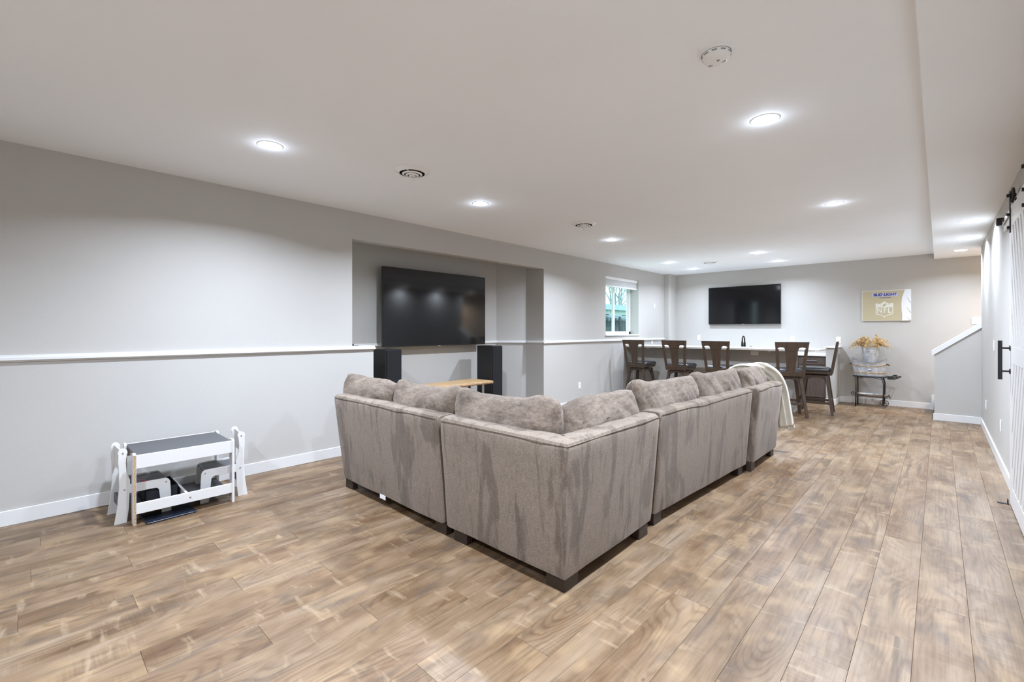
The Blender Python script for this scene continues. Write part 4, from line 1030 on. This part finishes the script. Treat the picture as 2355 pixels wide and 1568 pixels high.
# ------------------------------------------------------------------ children's table with two chairs
kt = thing('kids_table', 'white kids table with a chalkboard top and a chipped left leg', 'table', (0, 0, 0))
kx0, kx1, ky0, ky1, kz = -4.615, -4.115, 0.515, 1.145, 0.500
G().box(kx0 + 0.006, kx1 - 0.02, ky0 + 0.018, ky1 - 0.018, kz - 0.028, kz - 0.012).out('chalkboard_top', M_CHALK, kt)
for y0, y1 in ((ky0, ky0 + 0.018), (ky1 - 0.018, ky1)):
    for x0, x1 in ((kx1 - 0.07, kx1), (kx0, kx0 + 0.07)):
        g = G(); pts = [(x0, 0), (x1, 0), (x1, kz - 0.012), (x1 - 0.012, kz), (x0 + 0.012, kz), (x0, kz - 0.012)]
        g.prism(pts, y0, y1, 'xz', 0.002); lg = g.out('leg', M_WHITE, kt)
        if y0 == ky0 and x1 == kx1:
            lg['label'] = 'leg with its raw chipboard edge bared'
            G().box(x1 - 0.001, x1 + 0.0015, y0 + 0.002, y1 - 0.002, 0.002, kz - 0.008).out('raw_edge', M_CHIP, lg)
for x in (kx1 - 0.02, kx0 + 0.002):
    G().box(x, x + 0.016, ky0 + 0.018, ky1 - 0.018, kz - 0.105, kz - 0.010, 0.002).out('top_rail', M_WHITE, kt)
    G().box(x, x + 0.016, ky0 + 0.018, ky1 - 0.018, 0.075, 0.150, 0.002).out('lower_rail', M_WHITE, kt)
G().box(kx0 + 0.02, kx1 - 0.02, ky0 + 0.018, ky1 - 0.018, 0.078, 0.088).out('tray_bottom', M_CHALK, kt)
G().box(kx0 + 0.02, kx1 - 0.02, (ky0 + ky1) / 2 - 0.008, (ky0 + ky1) / 2 + 0.008, 0.088, 0.150).out('divider', M_WHITE, kt)
for y in (ky0 + 0.335,): G().lathe([(0, 0.003), (0.006, 0.002), (0.007, 0)], cx=kx1 - 0.004, cy=y, cz=0.112, seg=14, axis='x').out('screw_cap', M_CHROME, kt)
def kid_chair(label, y, sgn, ang=0.0, x=-4.375):
    # sgn=+1 faces +y; side boards lie in planes of constant x
    t = thing('kids_chair', label, 'chair', (x, y, 0), ang, 'white kids chairs tucked under the small table')
    W2 = 0.145
    up = [(-0.155, 0.0), (-0.085, 0.0), (-0.075, 0.10), (-0.070, 0.225), (-0.068, 0.30), (-0.088, 0.36), (-0.092, 0.42), (-0.090, 0.46)] + [(-0.109 + 0.027 * math.cos(q_), 0.500 + 0.030 * math.sin(q_)) for q_ in [-0.5 + (PI + 1.0) * k / 12 for k in range(13)]] + [(-0.134, 0.44), (-0.130, 0.36), (-0.128, 0.25), (-0.138, 0.12)]
    fr = [(-0.08, 0.245), (-0.08, 0.205), (0.075, 0.205), (0.090, 0.200), (0.100, 0.185), (0.118, 0.0), (0.175, 0.0), (0.172, 0.15), (0.168, 0.232), (0.160, 0.25), (0.145, 0.262), (-0.08, 0.268)]
    for s in (-1, 1):
        x0, x1 = (W2 - 0.016, W2) if s > 0 else (-W2, -W2 + 0.016)
        G().prism([(a * sgn, b) for a, b in up], x0, x1, 'yz', 0.002).out('back_post', M_WHITE, t)
        G().prism([(a * sgn, b) for a, b in fr], x0 + 0.0005, x1 - 0.0005, 'yz', 0.002).out('front_leg', M_WHITE, t)
        for (a, b) in ((-0.108, 0.497), (-0.10, 0.235), (0.142, 0.235)):
            G().lathe([(0, 0.003 * s), (0.005, 0.0025 * s), (0.0065, 0)], cx=(x1 if s > 0 else x0), cy=a * sgn, cz=b, seg=12, axis='x').out('screw_cap', M_CHROME, t)
    G().box(-W2 + 0.016, W2 - 0.016, min(-0.085 * sgn, 0.155 * sgn), max(-0.085 * sgn, 0.155 * sgn), 0.238, 0.254, 0.002).out('seat', M_CHALK, t)
    yb_ = sorted((-0.118 * sgn, -0.106 * sgn))
    G().box(-W2 + 0.016, W2 - 0.016, yb_[0], yb_[1], 0.36, 0.515, 0.003).out('backrest', M_WHITE, t)
    yb_ = sorted((-0.118 * sgn, -0.10 * sgn))
    G().box(-W2 + 0.016, W2 - 0.016, yb_[0], yb_[1], 0.09, 0.16, 0.002).out('stretcher', M_CHALK, t)
    return t
kid_chair('white kids chair at the left end of the small table', 0.575, 1, 0.04)
kid_chair('white kids chair at the right end of the small table', 1.13, -1, -0.10)
for lb, y0, y1 in (('black fabric storage bin in the left half of the kids table tray', 0.60, 0.80),):
    b = thing('storage_bin', lb, 'bin', (-4.40, (y0 + y1) / 2, 0.088), 0)
    h = (y1 - y0) / 2
    for nm, bx in (('side', (-0.14, 0.14, -h, -h + 0.004)), ('side', (-0.14, 0.14, h - 0.004, h)), ('end', (-0.14, -0.136, -h, h)), ('end', (0.136, 0.14, -h, h))): G().box(*bx, 0, 0.105).out(nm, M_BIN, b)
    G().box(-0.14, 0.14, -h, h, 0, 0.004).out('bottom', M_BIN, b)
def speck():
    m = mat('night_sky_print', (0.01, 0.012, 0.02), 0.35); t = NT(m); v = t.noise(t.coord(), 90, 2, 0.6)
    t.color(t.ramp(v, [(0.60, (0.010, 0.012, 0.02)), (0.68, (0.03, 0.06, 0.10)), (0.76, (0.35, 0.42, 0.48))])); return m
bd2 = thing('flat_board', 'dark blue speckled flat board on the floor under the kids table', 'board', (-4.185, 0.73, 0.0), 0.06)
G().box(-0.11, 0.11, -0.15, 0.15, 0.0005, 0.012, 0.002).out('sheet', speck(), bd2)
cy = thing('red_crayon', 'short red crayon lying on the left kids chair seat', 'crayon', (-4.30, 0.60, 0.2585), 0.5)
G().tube([(-0.03, 0, 0), (0.02, 0, 0)], 0.004, 10).out('stick', mat('red_wax', (0.55, 0.06, 0.06), 0.5), cy, 'auto'); G().tube([(0.02, 0, 0), (0.03, 0, 0)], [0.004, 0.001], 10).out('tip', bpy.data.materials['red_wax'], cy, 'auto')
